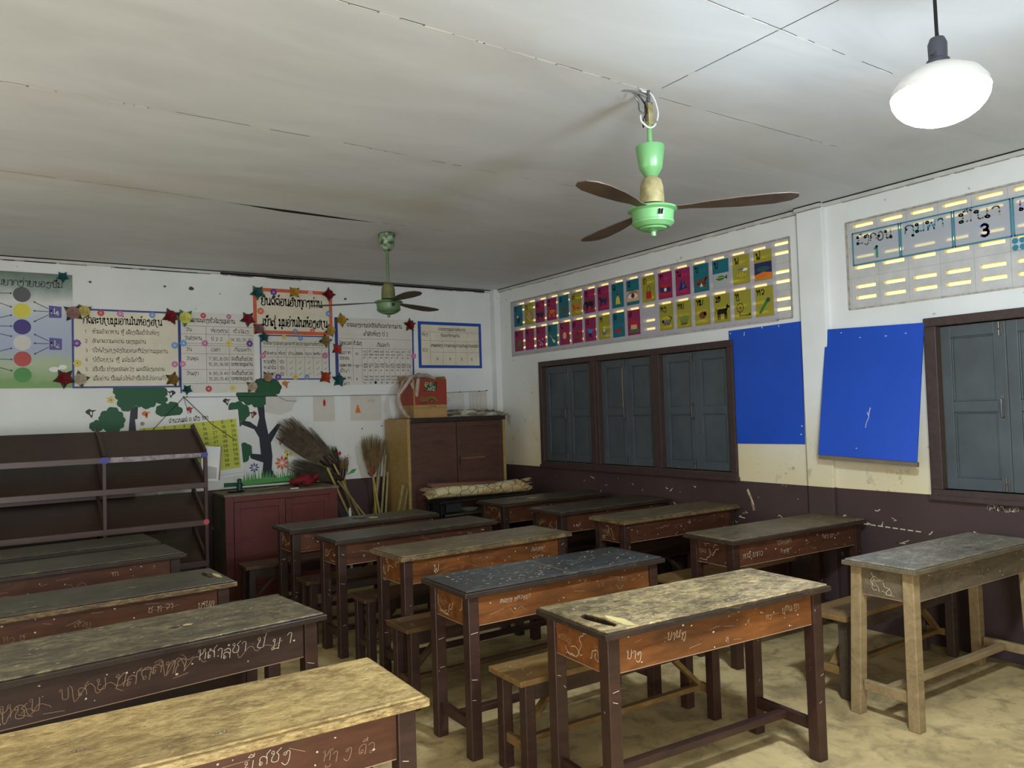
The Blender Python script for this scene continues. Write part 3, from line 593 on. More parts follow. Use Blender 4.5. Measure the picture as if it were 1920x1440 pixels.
row1 = [('ກ', 'T', 'hen', 'a black hen'), ('ຂ', 'Y', 'eggs', 'a heap of eggs'), ('ຄ', 'M', 'buffalo', 'a black buffalo'), ('ງ', 'M', 'cow', 'an orange ox'), ('ຈ', 'T', 'cup', 'a brown cup'), ('ສ', 'Y', 'tiger', 'a striped tiger'), ('ຊ', 'M', 'elephant', 'a black elephant'), ('ຍ', 'M', 'horse', 'a small dark animal'),
 ('ດ', 'T', 'child', 'a child in yellow'), ('ຕ', 'T', 'eye', 'a large eye'), ('ຖ', 'Y', 'bag', 'a red shoulder bag'), ('ທ', 'M', 'flag', 'a red and blue flag'), ('ນ', 'M', 'bird', 'a blue flying bird'), ('ບ', 'T', 'goat', 'a brown goat'), ('ປ', 'T', 'fish', 'a green fish'), ('ຜ', 'Y', 'bee', 'a bee'), ('ຝ', 'Y', 'rain', 'a dark rain cloud photo')]
row2 = [('ພ', 'M', 'hill', 'a green hill'), ('ຟ', 'M', 'fox', 'a red shape'), ('ມ', 'M', 'notes', 'white and black marks'), ('ຢ', 'T', 'brush', 'a white tool'), ('ຣ', 'M', 'balloon', 'a pale balloon'), ('ລ', 'M', 'monkey', 'a brown monkey'), ('ວ', 'M', 'bow', 'a blue bow'), ('ຫ', 'Y', 'drum', 'a grey pot'), ('ອ', 'T', 'pan', 'a red pan'), ('ຮ', 'M', 'house', 'a red roofed house'),
 None, ('ຫງ', 'Y', 'civet', 'a grey civet'), ('ຫຍ', 'Y', 'grass', 'a grass tuft'), ('ໜ', 'Y', 'hedgehog', 'a small brown animal'), ('ໝ', 'Y', 'dog', 'a black dog'), ('ຫຼ', 'Y', 'wheel', 'a spinning wheel'), ('ຫວ', 'Y', 'comb', 'a green comb')]
CN = {'T': ('teal', F_T), 'Y': ('yellow', F_Y), 'M': ('magenta', F_M)}
for zt, row, rn in ((2.69, row1, 'top'), (2.415, row2, 'bottom')):
    for i, cdef in enumerate(row):
        if not cdef: continue
        ch, ck, pk, desc = cdef; k = 16-i; yl = 3.802+.2037*k; b = MB(); p = Plane(b, (ROOM_W-.003, yl, zt-.228), (0, -1, 0), (0, 0, 1))
        mat = CN[ck][1]
        p.sheet(0, 0, .163, .228, mat, 0, .0008)
        if pk == 'fish': p.sheet(0, 0, .163, .12, F_W, .0008, .001)
        p.text(ch, .014 if len(ch) > 1 else .022, .165, .040 if len(ch) > 1 else .044, M_INK, .0012, .17)
        pic(p, pk, .082, .082 if pk != 'rain' else .075, .0012)
        tag(b.build('alphabet_card'), '%s alphabet card showing %s, %s row of the plastic cover' % (CN[ck][0], desc, rn), 'alphabet card', 'alphabet cards over the ventilation screen')
# month cards on the near screen
M_TB = plain('teal border', (60, 132, 156), .5)
months = [(2.985, 2.665, 'ມັງກອນ', '1', plain('faded grey lettering', (176, 178, 176), .6), plain('green numeral', (60, 140, 110), .6)), (2.652, 2.335, 'ກຸມພາ', '', plain('teal lettering', (110, 168, 184), .6), M_TB),
          (2.322, 2.01, 'ມີນາ', '3', plain('brown grey lettering', (170, 162, 158), .6), plain('purple numeral', (84, 74, 160), .6)), (1.995, 1.69, 'ເມສາ', '', plain('purple lettering', (166, 122, 190), .6), M_TB),
          (1.675, 1.37, 'ພຶດ', '5', M_TB, M_TB)]
mw = ['first', 'second, without number', 'third', 'fourth, purple lettered', 'fifth']
for i, (ya, yb, tx, nm, mt, mn) in enumerate(months):
    b = MB(); p = Plane(b, (ROOM_W-.002, ya, 2.445), (0, -1, 0), (0, 0, 1)); W_ = ya-yb
    p.sheet(0, 0, W_, .215, film('month card film', (214, 218, 224), .5) if 'mcf' not in MATS else MATS['mcf'], 0, .0012); MATS.setdefault('mcf', b.mats[0])
    for q in ([(0, 0), (W_, 0)], [(0, .215), (W_, .215)], [(0, 0), (0, .215)], [(W_, 0), (W_, .215)]): p.line(q, .009, M_TB, .0016)
    p.text(tx, .03, .135, .055, mt, .0016, .16, fit=W_-.07)
    if nm: p.text(nm, W_*.48, .03, .07, mn, .0016, .22)
    tag(b.build('month_card'), 'clear month card with teal border, %s from the pillar on the near screen' % mw[i], 'month card', 'month cards over the near screen')
b = MB(); p = Plane(b, (ROOM_W-.002, 0, 0), (0, -1, 0), (0, 0, 1))
for a in (-.019, .019):
    for c in (-.019, .019): p.disc(-1.985+a+.01, 2.395+c, .017, M_TB, .001, 14)
p.slab([(-2.012, 2.36), (-1.94, 2.36), (-1.94, 2.43), (-2.012, 2.43)], plain('pale blue card', (190, 208, 214), .6), 0, .0006)
tag(b.build('clover_sticker'), 'teal four dot clover sticker below the month cards', 'sticker')

# ------------------------------------------------------------------ blue boards
b = MB(); p = Plane(b, (ROOM_W-.0005, 0, 0), (0, -1, 0), (0, 0, 1)); p.slab([(-4.07, 1.222), (-3.425, 1.229), (-3.41, 2.115), (-4.07, 2.112)], M_BLUE, 0, .006)
for u, v in ((-4.05, 2.09), (-4.045, 1.95), (-4.05, 1.6), (-4.05, 1.3), (-3.45, 1.3), (-3.6, 2.10), (-3.75, 2.105), (-3.44, 1.36)): p.disc(u, v, .006, M_SCRATCH, .0068, 8)
p.line([(-3.92, 2.06), (-3.915, 2.085)], .006, M_SCRATCH, .0068); p.line([(-4.05, 2.03), (-4.045, 1.99), (-4.052, 1.98)], .012, M_SCRATCH, .0068)
tag(b.build('notice_board'), 'dark blue board flat on the wall beside the far window', 'board')
b = MB(); U = Vector((0, -1, -.04)).normalized(); V = (Vector((4.838, 3.177, 2.03))-Vector((4.738, 3.238, 1.168))); V = (V-U*V.dot(U)).normalized()
p = Plane(b, (4.738, 3.238, 1.168), U, V); p.sheet(0, 0, .682, .87, M_BLUE, -.004, .004)
p.line([(.34, .30), (.355, .27), (.34, .235), (.335, .20)], .004, M_SCRATCH, .0048); p.line([(.36, .33), (.352, .28)], .005, M_SCRATCH, .0048)
for u, v in ((.26, .80), (.44, .80), (.12, .84), (.28, .06), (.57, .81)): p.disc(u, v, .006 if u != .44 else .009, M_SCRATCH, .0048, 8, .003)
p.sheet(.0, -.03, .682, 0, plain('board bottom strip', (120, 108, 92), .7), -.026, -.005)  # brownish strip set back below the board's lower edge
tag(b.build('notice_board'), 'bright blue board tilting out from the pillar to the near window', 'board')

# ------------------------------------------------------------------ hanging bulb
def emis(name, col, st):
    m = bpy.data.materials.new(name); m.use_nodes = True; nn = m.node_tree.nodes; nn.clear()
    e = nn.new('ShaderNodeEmission'); e.inputs[0].default_value = col; e.inputs[1].default_value = st; o = nn.new('ShaderNodeOutputMaterial'); m.node_tree.links.new(e.outputs[0], o.inputs[0]); return m
M_GLOW = emis('lit bulb glass', (.72, .85, 1.0, 1), BULB_E)
t = wthing('light_bulb', 'lit white bulb hanging on a black cable near the ceiling', 'light bulb', (BULB[0], BULB[1], ROOM_H))
b = MB(); n = 14; prof = [(.004, -.095)]+[(.135*math.sin(PI*k/n), -.095*math.cos(PI*k/n)) for k in range(1, 8)]  # dome widened so its shape takes in the bulb's glow
b.lathe(prof, M_GLOW, BULB, 32); b.build('glass', t, smooth=True)
b = MB(); b.lathe([(.1345, .0012), (.131, .02), (.11, .05), (.06, .078), (.03, .09)], plain('white bulb housing', (236, 238, 240), .4, .02), BULB, 32); b.build('housing', t, smooth=True)  # opaque upper half, shaped to keep bulb light off the ceiling
M_SOCK = plain('grey bulb socket', (74, 78, 92), .5)
b = MB(); b.lathe([(.032, .08), (.032, .10), (.026, .105), (.027, .15), (.02, .168), (.006, .172)], M_SOCK, BULB, 20); b.tube([(BULB[0]-.026, BULB[1], BULB[2]+.115), (BULB[0]-.034, BULB[1], BULB[2]+.117)], .007, M_SOCK); b.build('socket', t, smooth=True)
b = MB(); b.tube([(BULB[0], BULB[1], BULB[2]+.17), (BULB[0]-.002, BULB[1], BULB[2]+.3), (BULB[0]-.004, BULB[1], ROOM_H)], .0055, M_BLK); b.tube([(BULB[0]+.014, BULB[1], BULB[2]+.165), (BULB[0]+.004, BULB[1], BULB[2]+.22)], .0012, M_BLK, 5); b.build('cable', t, smooth=True)

# ------------------------------------------------------------------ ceiling fans
def blade(ang, z, R, mat, pitch):
    b = MB(); out = [(.07, .022), (.16, .026), (.24, .045), (.36, .062), (.50, .066), (.57, .05), (.60, .02), (.60, -.02), (.565, -.05), (.50, -.064), (.36, -.06), (.24, -.045), (.16, -.026), (.07, -.022)]
    out = [(r*R/.6, w_) for r, w_ in out]
    ca, sa = math.cos(ang), math.sin(ang); cp, sp = math.cos(pitch), math.sin(pitch)
    def P(r, w_, h):
        y = w_*cp-h*sp; zz = w_*sp+h*cp+(r-.07)*-.015+ (.03*max(0, w_)**.5*0); return (r*ca-y*sa, r*sa+y*ca, z+zz)
    top = [b.pt(P(r, w_, .002-.25*w_*w_*4)) for r, w_ in out]; bot = [b.pt(P(r, w_, -.002-.25*w_*w_*4)) for r, w_ in out]; k = len(out)
    for i in range(k//2-1):
        b.face((top[i], top[k-1-i], top[k-2-i], top[i+1]), mat); b.face((bot[i], bot[i+1], bot[k-2-i], bot[k-1-i]), mat)
    for i in range(k): b.face((top[i], top[(i+1) % k], bot[(i+1) % k], bot[i]), mat)
    return b
def fan(label, x, y, angs, green, bellmat, up_cup, z_m, bladem, R=.6):
    t = thing('ceiling_fan', label, 'ceiling fan', (x, y, ROOM_H), 0, 'green ceiling fans'); z0 = z_m-ROOM_H      # z0: motor centre
    b = MB(); b.tube([(0, 0, -.10), (0, 0, z0+.14)], .011, green, 12); b.build('rod', t, smooth=True)
    if up_cup:                                                                 # canopy has slipped down the rod
        b = MB(); b.lathe([(.062, -.248), (.064, -.252), (.050, -.345), (.046, -.352), (.026, -.385), (.012, -.39), (.012, -.38), (.02, -.36), (.045, -.34), (.058, -.252)], green); b.build('canopy', t, smooth=True)
        b = MB(); b.tube([(0, 0, 0), (0, 0, -.05)], .009, M_IRON); b.box(-.014, -.014, -.155, .014, .014, -.06, M_RUST); b.tube([(-.02, 0, -.075), (.02, 0, -.075)], .008, M_IRON); b.box(-.02, -.006, -.14, -.014, .006, -.05, M_IRON); b.box(.014, -.006, -.14, .02, .006, -.05, M_IRON); b.build('hanger', t, bevel=.002)
        b = MB(); b.tube([(-.05, 0, 0), (-.035, .006, 0.0), (-.02, .01, .0-.004), (.012, -.01, -.02), (.035, -.02, -.09), (.02, -.02, -.15), (-.02, -.02, -.175), (-.055, -.01, -.15), (-.05, 0, -.12)], .0045, M_WIRE, 6, smooth=4)
        b.tube([(-.06, 0, -.03), (-.035, .0, -.05), (-.03, -.02, -.1), (-.05, -.015, -.145), (-.035, 0, -.17)], .0035, M_BLK, 6, smooth=4)
        b.tube([(-.07, .01, -.04), (-.05, .01, -.06), (-.055, 0, -.1), (-.03, -.01, -.11), (.0, -.01, -.1)], .003, M_IRON, 6, smooth=4); b.tube([(-.10, .05, -.003), (-.05, .02, -.01), (0, 0, -.03)], .004, M_IRON, 6, smooth=4); b.build('wires', t, smooth=True)
    else:
        b = MB(); b.lathe([(.045, 0), (.066, -.012), (.066, -.016), (.056, -.10), (.05, -.108), (.032, -.135), (.012, -.14)], plain('chipped green enamel', (150, 178, 140), .45, .45, 26)); b.build('canopy', t, smooth=True)
        b = MB(); b.lathe([(.03, 0), (.055, -.006), (.055, -.012), (.03, -.014)], M_CRACK); b.build('hanger', t)
    b = MB(); s_ = z0+.045; b.lathe([(.048, s_), (.053, s_), (.053, s_+.025), (.050, s_+.075), (.042, s_+.105), (.022, s_+.122), (.012, s_+.124)], bellmat); b.build('lower_canopy', t, smooth=True)
    b = MB(); b.lathe([(.05, z0+.035), (.092, z0+.030), (.106, z0+.024), (.108, z0+.016), (.092, z0+.008), (.088, z0-.030), (.091, z0-.034), (.091, z0-.042), (.072, z0-.058), (.058, z0-.061), (.056, z0-.066), (.036, z0-.072), (.026, z0-.073), (.018, z0-.075), (.012, z0-.078), (.011, z0-.094), (.006, z0-.097)], green, n=40)
    a0 = math.atan2(-y, -x)+.35
    for da in (-.06, .06): b.bar((.097*math.cos(a0+da), .097*math.sin(a0+da), z0-.022), (.099*math.cos(a0+da+.03), .099*math.sin(a0+da+.03), z0+.002), .006, .004, M_CRACK)
    b.build('motor', t, smooth=True)
    for k, a in enumerate(angs):
        bl = blade(math.radians(a), z0+.02, R, bladem, math.radians(-4)); o = bl.build('blade', t, smooth=True)
    return t
fan('mint green ceiling fan with bare wires at the hook, nearest the bulb', 2.405, 2.406, (-54, 79, 200), M_GREEN, M_RUST, True, 2.375, M_BLADE, .60)
fan('dull green ceiling fan farther back, in front of the posters', 2.529, 5.359, (146, 24, -96), M_GREEND, plain('dull olive enamel', (112, 116, 74), .5, .2, 10), False, 2.372, plain('brown green blade', (74, 66, 52), .5, .15, 5), .60)

# ------------------------------------------------------------------ desks
def slab_hole(b, L0, d0, L1, d1, z0, z1, mat, holes):
    """flat board with broken-through holes (each a list of x, y)"""
    out = [(L0, d0), (L1, d0), (L1, d1), (L0, d1)]
    if holes:
        hp = holes[0]; j = min(range(len(hp)), key=lambda k: (hp[k][0]-L0)**2+(hp[k][1]-d0)**2); hp = hp[j:]+hp[:j]
        out = [(L0, d0)]+out[1:]+[(L0, d0)]+[hp[0]]+hp[:0:-1]+[hp[0]]
    top = [b.pt((x, y, z1)) for x, y in out]; bot = [b.pt((x, y, z0)) for x, y in out]
    b.face(top, mat); b.face(bot[::-1], mat); n = len(out)
    for i in range(n):
        if out[i] != out[(i+1) % n]: b.face((bot[i], bot[(i+1) % n], top[(i+1) % n], top[i]), mat)
def ragged(cx, cy, rx, ry, n=11):
    return [(cx+rx*math.cos(2*PI*k/n)*rnd.uniform(.75, 1.15), cy+ry*math.sin(2*PI*k/n)*rnd.uniform(.75, 1.15)) for k in range(n)]
def desk(label, x, y, th, L, d, top, panel, leg, edge, hole=None, writing=(), specks=25, joint=False, splay=0, group='school desks'):
    t = thing('school_desk', label, 'desk', (x, y, 0), th, group); H = .75
    b = MB(); hs = [ragged(*hole)] if hole else None
    slab_hole(b, 0, 0, L, d, H-.030, H-.008, edge, hs); slab_hole(b, .012, .012, L-.012, d-.012, H-.008, H, TOPS[top], hs)
    p = Plane(b, (0, 0, H), (1, 0, 0), (0, 1, 0))
    for _ in range(specks):
        u, v = rnd.uniform(.05, L-.05), rnd.uniform(.03, d-.03); s_ = rnd.uniform(.0015, .006)
        if hole and (u-hole[0])**2/(hole[2]*1.3)**2+(v-hole[1])**2/(hole[3]*1.4)**2 < 1: continue
        p.flat([(u+s_*math.cos(k)*rnd.uniform(.5, 2.4), v+s_*.6*math.sin(k)) for k in range(6)], M_CHALK, .0006)
    for _ in range(max(1, specks//9)):
        u, v = rnd.uniform(.15, L-.35), rnd.uniform(.05, d-.05); p.text(rword(rnd.randint(3, 6)), u, v, rnd.uniform(.008, .012), M_CHALK, .0007, .12, slant=.3, jit=.1)
    p.line([(.02, .022), (L-.02, .024)], .0035, M_CHALKD, .0005)
    if joint: p.line([(joint, .02), (joint+.015, d-.02)], .004, M_CHALKD, .0007)
    if hole:                                                               # torn ply around the hole
        hx, hy, rx, ry = hole; c = plain('torn ply', (206, 186, 126), .6, .1)
        p.flat([(hx+rx*1.0, hy-ry*1.2), (hx+rx*1.9, hy-ry*1.5), (hx+rx*2.4, hy-ry*.6), (hx+rx*1.7, hy+ry*.2), (hx+rx*1.15, hy-ry*.1)], c, .0008)
    b.build('desktop', t, bevel=.003)
    b = MB(); b.box(.085, .040, .582, L-.085, .058, H-.030, panel); p = Plane(b, (0, .040, 0), (1, 0, 0), (0, 0, 1))
    for (tx, u, v, sz, mt) in writing: p.text(tx, u, v, sz*.8, mt, .0008, .06, slant=rnd.uniform(-.1, .3), jit=.25, rot=rnd.uniform(-.04, .06))
    for _ in range(18):
        u, v = rnd.uniform(.1, L-.1), rnd.uniform(.59, .71); s_ = rnd.uniform(.0015, .004); p.flat([(u+s_*math.cos(k)*rnd.uniform(.5, 2), v+s_*math.sin(k)) for k in range(6)], M_CHALK, .0007)
    if panel is M_DARK:
        for k in range(4): cursive(p, .1+k*.28, .645+rnd.uniform(-.02, .02), rnd.uniform(.16, .26), .028, M_CHALKD, .0009, .002)
    for _ in range(2): cursive(p, rnd.uniform(.1, L-.3), rnd.uniform(.62, .69), rnd.uniform(.04, .12), .012, M_CHALKD, .0009, .0018)
    for _ in range(5):
        u, v = rnd.uniform(.1, L-.2), rnd.uniform(.60, .70); p.line([(u, v), (u+rnd.uniform(.02, .08), v+rnd.uniform(-.02, .02))], .0018, M_CHALKD, .0006)
    p.line([(.09, .5835), (L-.09, .5835)], .003, M_CHALKD, .0009)
    b.build('front_panel', t, bevel=.002)
    for sx in (0, 1):
        b = MB(); xa = .040 if sx == 0 else L-.058; b.box(xa, .085, .582, xa+.018, d-.085, H-.030, panel)
        if sx == 0:
            p = Plane(b, (xa, d, 0), (0, -1, 0), (0, 0, 1)); p.scribble(.1, .6, d-.1, .7, M_CHALK, .0008, 5, .002); p.text(rword(4), .1, .64, .022, M_CHALKD, .0008, .1, jit=.2); p.line([(.085, .5835), (d-.085, .5835)], .003, M_CHALKD, .0009)
        b.build('side_panel', t, bevel=.002)
    b = MB(); b.box(.06, .058, .588, L-.06, d-.05, .598, M_LEGD); b.build('book_tray', t)
    lx = [(.030, .085), (L-.085, L-.030)]; ly = [(.030, .085), (d-.085, d-.030)]
    for (a, c) in lx:
        for (e, f) in ly:
            b = MB(); mx, my = (a+c)/2, (e+f)/2; ox = splay*(-1 if a < .2 else 1); oy = splay*(-.5 if e < .1 else .5)
            b.hexa([(a+ox, e+oy, 0), (c+ox, e+oy, 0), (c+ox, f+oy, 0), (a+ox, f+oy, 0), (a, e, H-.030), (c, e, H-.030), (c, f, H-.030), (a, f, H-.030)], leg)
            p = Plane(b, (mx, e, 0), (1, 0, 0), (0, 0, 1))
            if not splay:
                for _ in range(3): v = rnd.uniform(.2, .7); p.line([(rnd.uniform(-.02, .02), v), (rnd.uniform(-.02, .02), v+rnd.uniform(.002, .01))], .0018, M_CHALK, .0008)
            b.build('leg', t, bevel=.004)
    for (a, c) in lx:
        b = MB(); k = splay*.8*(-1 if a < .2 else 1); b.box((a+c)/2-.013+k, .080, .118, (a+c)/2+.013+k, d-.080, .168, leg); b.build('end_stretcher', t, bevel=.003)
    b = MB(); b.box(lx[0][0]+.028, d/2-.02, .130, lx[1][1]-.028, d/2+.02, .160, leg); b.build('long_stretcher', t, bevel=.003)
    return t
def bench(label, x, y, L=1.2, d=.25, th=0, seat=M_SEAT, leg=M_LEG):
    t = thing('school_bench', label, 'bench', (x, y, 0), th, 'school benches'); H = .43
    b = MB(); b.box(0, 0, H-.025, L, d, H, seat); p = Plane(b, (0, 0, H), (1, 0, 0), (0, 1, 0)); p.scribble(.05, .02, .4, d-.03, M_CHALK, .0006, 2, .0018)
    for _ in range(14): u, v = rnd.uniform(.03, L-.03), rnd.uniform(.02, d-.02); p.disc(u, v, rnd.uniform(.0015, .003), M_CHALK, .0006, 6)
    b.build('seat', t, bevel=.004)
    for (a, c) in ((.03, .08), (L-.08, L-.03)):
        for (e, f) in ((.015, .065), (d-.065, d-.015)): b = MB(); b.box(a, e, 0, c, f, H-.025, leg); b.build('leg', t, bevel=.004)
        b = MB(); b.box((a+c)/2-.012, .06, .115, (a+c)/2+.012, d-.06, .155, seat); b.build('end_stretcher', t, bevel=.003)
    for e in (.022, d-.037): b = MB(); b.box(.08, e, H-.095, L-.08, e+.015, H-.025, leg); b.build('rail', t, bevel=.002)
    b = MB(); b.box(.055, d/2-.016, .12, L-.055, d/2+.016, .145, seat); b.build('long_stretcher', t, bevel=.003)
    for a, c in ((.07, .34), (L-.07, L-.34)): b = MB(); b.bar((a, d/2, .15), (c, d/2, H-.03), .04, .022, seat); b.build('brace', t, bevel=.002)
    return t
W1 = M_CHALK; W2 = M_CHALKD
desk('orange brown desk with a torn hole at its left corner, front of the middle column', 1.783, 2.092, -.062, 1.218, .458, 'speckled', M_DESKO, M_LEG, M_EDGED, (.085, .17, .035, .11),
     [('ບາງ', .12, .62, .038, W1), (':ບານທຸ', .30, .655, .035, W1), ('ລຸ.', .62, .60, .022, W1), ('ທ່', .74, .65, .02, W1), ('ຫວ', .85, .645, .024, W1), ('ຍຸທນ.ທຼາ', .95, .66, .028, W1)], 160, .43)
desk('brown desk with a blackened worn top, second from the front of the middle column', 1.721, 2.948, -.015, 1.205, .433, 'black', M_DESKO, M_LEG, M_EDGED, None,
     [('ຫຄຊທ ທຫວທບາ', .20, .665, .022, W1), ('ຈທາຍ', .62, .67, .016, W2), ('ຍ ຊ', .78, .65, .02, W2), ('າທຸ-ສຊ', .9, .655, .02, W2)], 150, .60)
desk('orange brown desk with a dull olive top, third from the front of the middle column', 1.878, 3.902, .022, 1.222, .411, 'brown', M_DESKO, M_LEG, M_EDGE, None,
     [('ຜ', .22, .63, .05, W1), ('ທຄ', .4, .62, .022, W2), ('ວທາບີນຸຄະຫທກ', .48, .65, .024, W2), ('ກີ່ຄອງຫຫາ', .92, .655, .022, W1), ('ທຸຍຫວ', .95, .61, .02, W1)], 20)
desk('dark topped desk, fourth from the front of the middle column', 1.807, 4.695, .022, 1.241, .375, 'dark', M_DESK, M_LEG, M_EDGED, None, [('ຄທະ-ດ', .55, .64, .03, W1), ('ທ', .2, .62, .02, W1), ('ວວ', 1.0, .66, .03, W1)], 15)
desk('dark desk with a ragged hole in its top, rearmost of the middle column', 1.739, 5.377, .026, 1.206, .381, 'dark', M_DESK, M_LEGD, M_EDGED, (.62, .2, .055, .06), [('ຍຫຍ', .12, .68, .02, W2)], 10)
desk('weathered grey desk on bare splayed wooden legs by the near window', 3.51, 1.927, -.029, 1.2, .38, 'grey', M_RAWD, M_RAW, M_RAWD, None, [('ຫາທີາ', .12, .65, .03, M_CHALKD), ('ຍທສຫຼີ-', .32, .655, .026, M_CHALKD), ('ທາກກ', .62, .66, .028, M_CHALKD)], 25, False, .03)
desk('red brown desk with rows of white scrawl, second from the front along the window wall', 3.535, 2.994, -.041, 1.267, .409, 'brown', M_DESK, M_LEG, M_EDGED, None,
     [('ຫາຈີ ຍາກວ', .12, .625, .034, W1), ('ທ,ຫ.ດຸ', .45, .62, .026, W1), ('າງາກາວສາ', .42, .67, .028, W1), ('ທສວ ຍ:', .85, .66, .03, W1)], 30)
desk('red brown desk with a dark cross scratched on its front, along the window wall', 3.632, 4.023, -.005, 1.21, .38, 'brown', M_DESK, M_LEG, M_EDGE, None, [('າ', .15, .64, .025, W1), ('ສ', .30, .63, .04, M_LEGD), ('-ຄ', .66, .66, .03, W1)], 14, .6)
desk('red brown desk with a mottled left end, second from the rear along the window wall', 3.598, 4.692, .018, 1.205, .43, 'dark', M_DESK, M_LEGD, M_EDGED, None, [('ຜ ວຄທ', .15, .62, .022, W1)], 8)
desk('dark desk with a hole in its top, rearmost along the window wall', 3.579, 5.467, -.005, 1.184, .429, 'dark', M_DESK, M_LEGD, M_EDGED, (.36, .24, .06, .05), [('ຊ', .1, .66, .02, W1)], 8)
def ldesk(label, x, y, th, L, d, *a, **k): return desk(label, x-L*math.cos(th), y-L*math.sin(th), th, L, d, *a, **k)
ldesk('desk with a light rubbed yellow top, nearest the camera in the left column', 1.019, 1.959, -.032, 1.3, .447, 'yellow', M_DESK, M_LEG, M_EDGEB, None, [('ຫົດ', .55, .66, .04, W1), ('ສທະ', .68, .655, .028, W1), ('ຍຼີ.ສຊງ', .80, .66, .036, W1), ('ຫຼຳ ງ ຄີ່ວ', 1.0, .625, .034, W2)], 30)
ldesk('dark fronted desk covered in scratched writing, second from the front of the left column', 1.127, 3.036, .101, 1.3, .486, 'olive', M_DARK, M_LEG, M_EDGED, (.78, .25, .03, .018),
      [('ບທສບາຫຊບ', .02, .62, .05, W2), ('ບ ສ ຍ', .36, .63, .045, W2), ('ທສດລທກ', .52, .64, .055, W2), ('ຫສາລຊາ', .80, .66, .045, W1), ('ຂ່ ມ າ', 1.02, .65, .05, W1)], 50)
ldesk('red brown desk with a broken strip at its right corner, in the left column', 1.008, 3.938, .051, 1.3, .442, 'dark', M_DESK, M_LEG, M_EDGE, (1.225, .25, .02, .09), [('ຊ ທ ວາ', .9, .66, .03, W1), ('ບາບລ', 1.12, .64, .03, W1), ('ທ ຫວ ຊ', .3, .63, .03, W2), ('ສວຍ', .6, .64, .03, W2)], 20)
ldesk('dark olive topped desk, fourth from the front of the left column', .983, 4.98, .077, 1.3, .459, 'dark', M_DESK, M_LEGD, M_EDGED, None, [('1 າ', .3, .65, .03, W1), ('ທາ', .9, .66, .03, W1)], 10)
ldesk('dark desk against the open bookshelf, rearmost of the left column', .948, 5.621, .074, 1.3, .434, 'dark', M_DESK, M_LEGD, M_EDGED, None, [], 8)
bench('light brown bench under the front desk of the middle column', 1.79, 2.64, 1.2, .26, -.03)
bench('brown bench with scratched dashes behind the black topped desk', 1.77, 3.64, 1.2, .25, seat=wood('dull bench seat', (70, 50, 30), (98, 72, 42), .42))
SD = wood('dark bench seat', (54, 38, 24), (82, 58, 36), .45)
bench('dark bench behind the olive topped middle desk', 1.86, 4.385, 1.2, .25, seat=SD, leg=M_LEGD)
bench('dark bench in front of the holed rear middle desk', 1.76, 5.115, 1.2, .23, seat=SD, leg=M_LEGD)
bench('dark bench in front of the red cabinet', 1.58, 5.93, 1.2, .25, seat=SD, leg=M_LEGD)
bench('bench half under the weathered grey desk', 3.60, 2.35, 1.18, .25, seat=M_SEAT, leg=wood('dusty dark leg', (52, 42, 34), (80, 66, 52), .5))
bench('bench behind the second desk along the window wall', 3.56, 3.47, 1.2, .25)
bench('bench behind the desk with the dark cross', 3.60, 4.415, 1.2, .25, seat=SD)
bench('bench between the two rear desks along the window wall', 3.60, 5.15, 1.2, .25, seat=SD, leg=M_LEGD)
bench('bench under the near end of the left column', -.2, 2.50, 1.2, .25)
bench('bench behind the dark fronted left desk', -.15, 3.58, 1.2, .25, .05)
bench('bench behind the left desk with the broken strip', -.2, 4.47, 1.2, .25, .05, seat=SD)

# ------------------------------------------------------------------ open bookshelf at the left
t = wthing('bookshelf', 'dark brown open bookshelf with slanted empty shelves at the left', 'bookshelf', (.33, 6.55, 0))
SX0, SX1, SYF, SYB = -.75, 1.413, 6.35, 6.79; posts = [SX0, -.02, .697, SX1]
for i, x in enumerate(posts):
    wd = .026
    for yy, zt in ((SYF, 1.29), (SYB, 1.50)):
        b = MB(); b.box(x-wd if i == 3 else x-wd/2, yy-.015, 0, x if i == 3 else x+wd/2, yy+.02, zt, M_SHELF); b.build('post', t, bevel=.003)
    for z in (1.268, 1.035, .745, .43):
        b = MB(); xx = x-wd/2 if i == 3 else x; b.bar((xx, SYF, z+.02), (xx, SYB, z+.22), .022, .045, M_SHELF, (0, 0, 1)); b.build('slanted_rail', t, bevel=.003)
for z in (1.268, 1.035, .745, .43):
    b = MB(); b.box(SX0, SYF-.02, z-.022, SX1-.001, SYF-.0, z+.022, M_SHELFE)
    if z > 1.2:
        p = Plane(b, (0, SYF-.02, z), (1, 0, 0), (0, 0, 1)); bl = plain('blue paint blot', (66, 68, 150), .5, .1)
        p.disc(.697, 0, .034, bl, .0012, 14, .024); p.disc(1.39, .004, .026, bl, .0012, 12, .02)
        gp = plain('peeling pale film', (150, 140, 146), .5, .25, 30); p.flat([(.73, -.018), (.95, -.02), (1.1, -.014), (1.36, -.012), (1.38, .016), (1.15, .018), (.95, .016), (.74, .02)], gp, .0009)
    if .7 < z < .8: p = Plane(b, (0, SYF-.02, z), (1, 0, 0), (0, 0, 1)); p.disc(1.395, .005, .022, plain('red dot sticker', (190, 78, 78), .5), .0012, 14)
    b.build('front_rail', t, bevel=.003)
    b = MB(); th = math.atan2(.20, SYB-SYF)
    b.hexa([(SX0, SYF, z-.004), (SX1-.02, SYF, z-.004), (SX1-.02, SYB, z+.196), (SX0, SYB, z+.196), (SX0, SYF, z+.006), (SX1-.02, SYF, z+.006), (SX1-.02, SYB, z+.206), (SX0, SYB, z+.206)], M_SHELF); b.build('shelf', t, bevel=.002)
b = MB(); b.box(SX0, SYB, .5, SX1-.45, SYB+.01, 1.0, M_SHELF); b.build('back_panel', t)
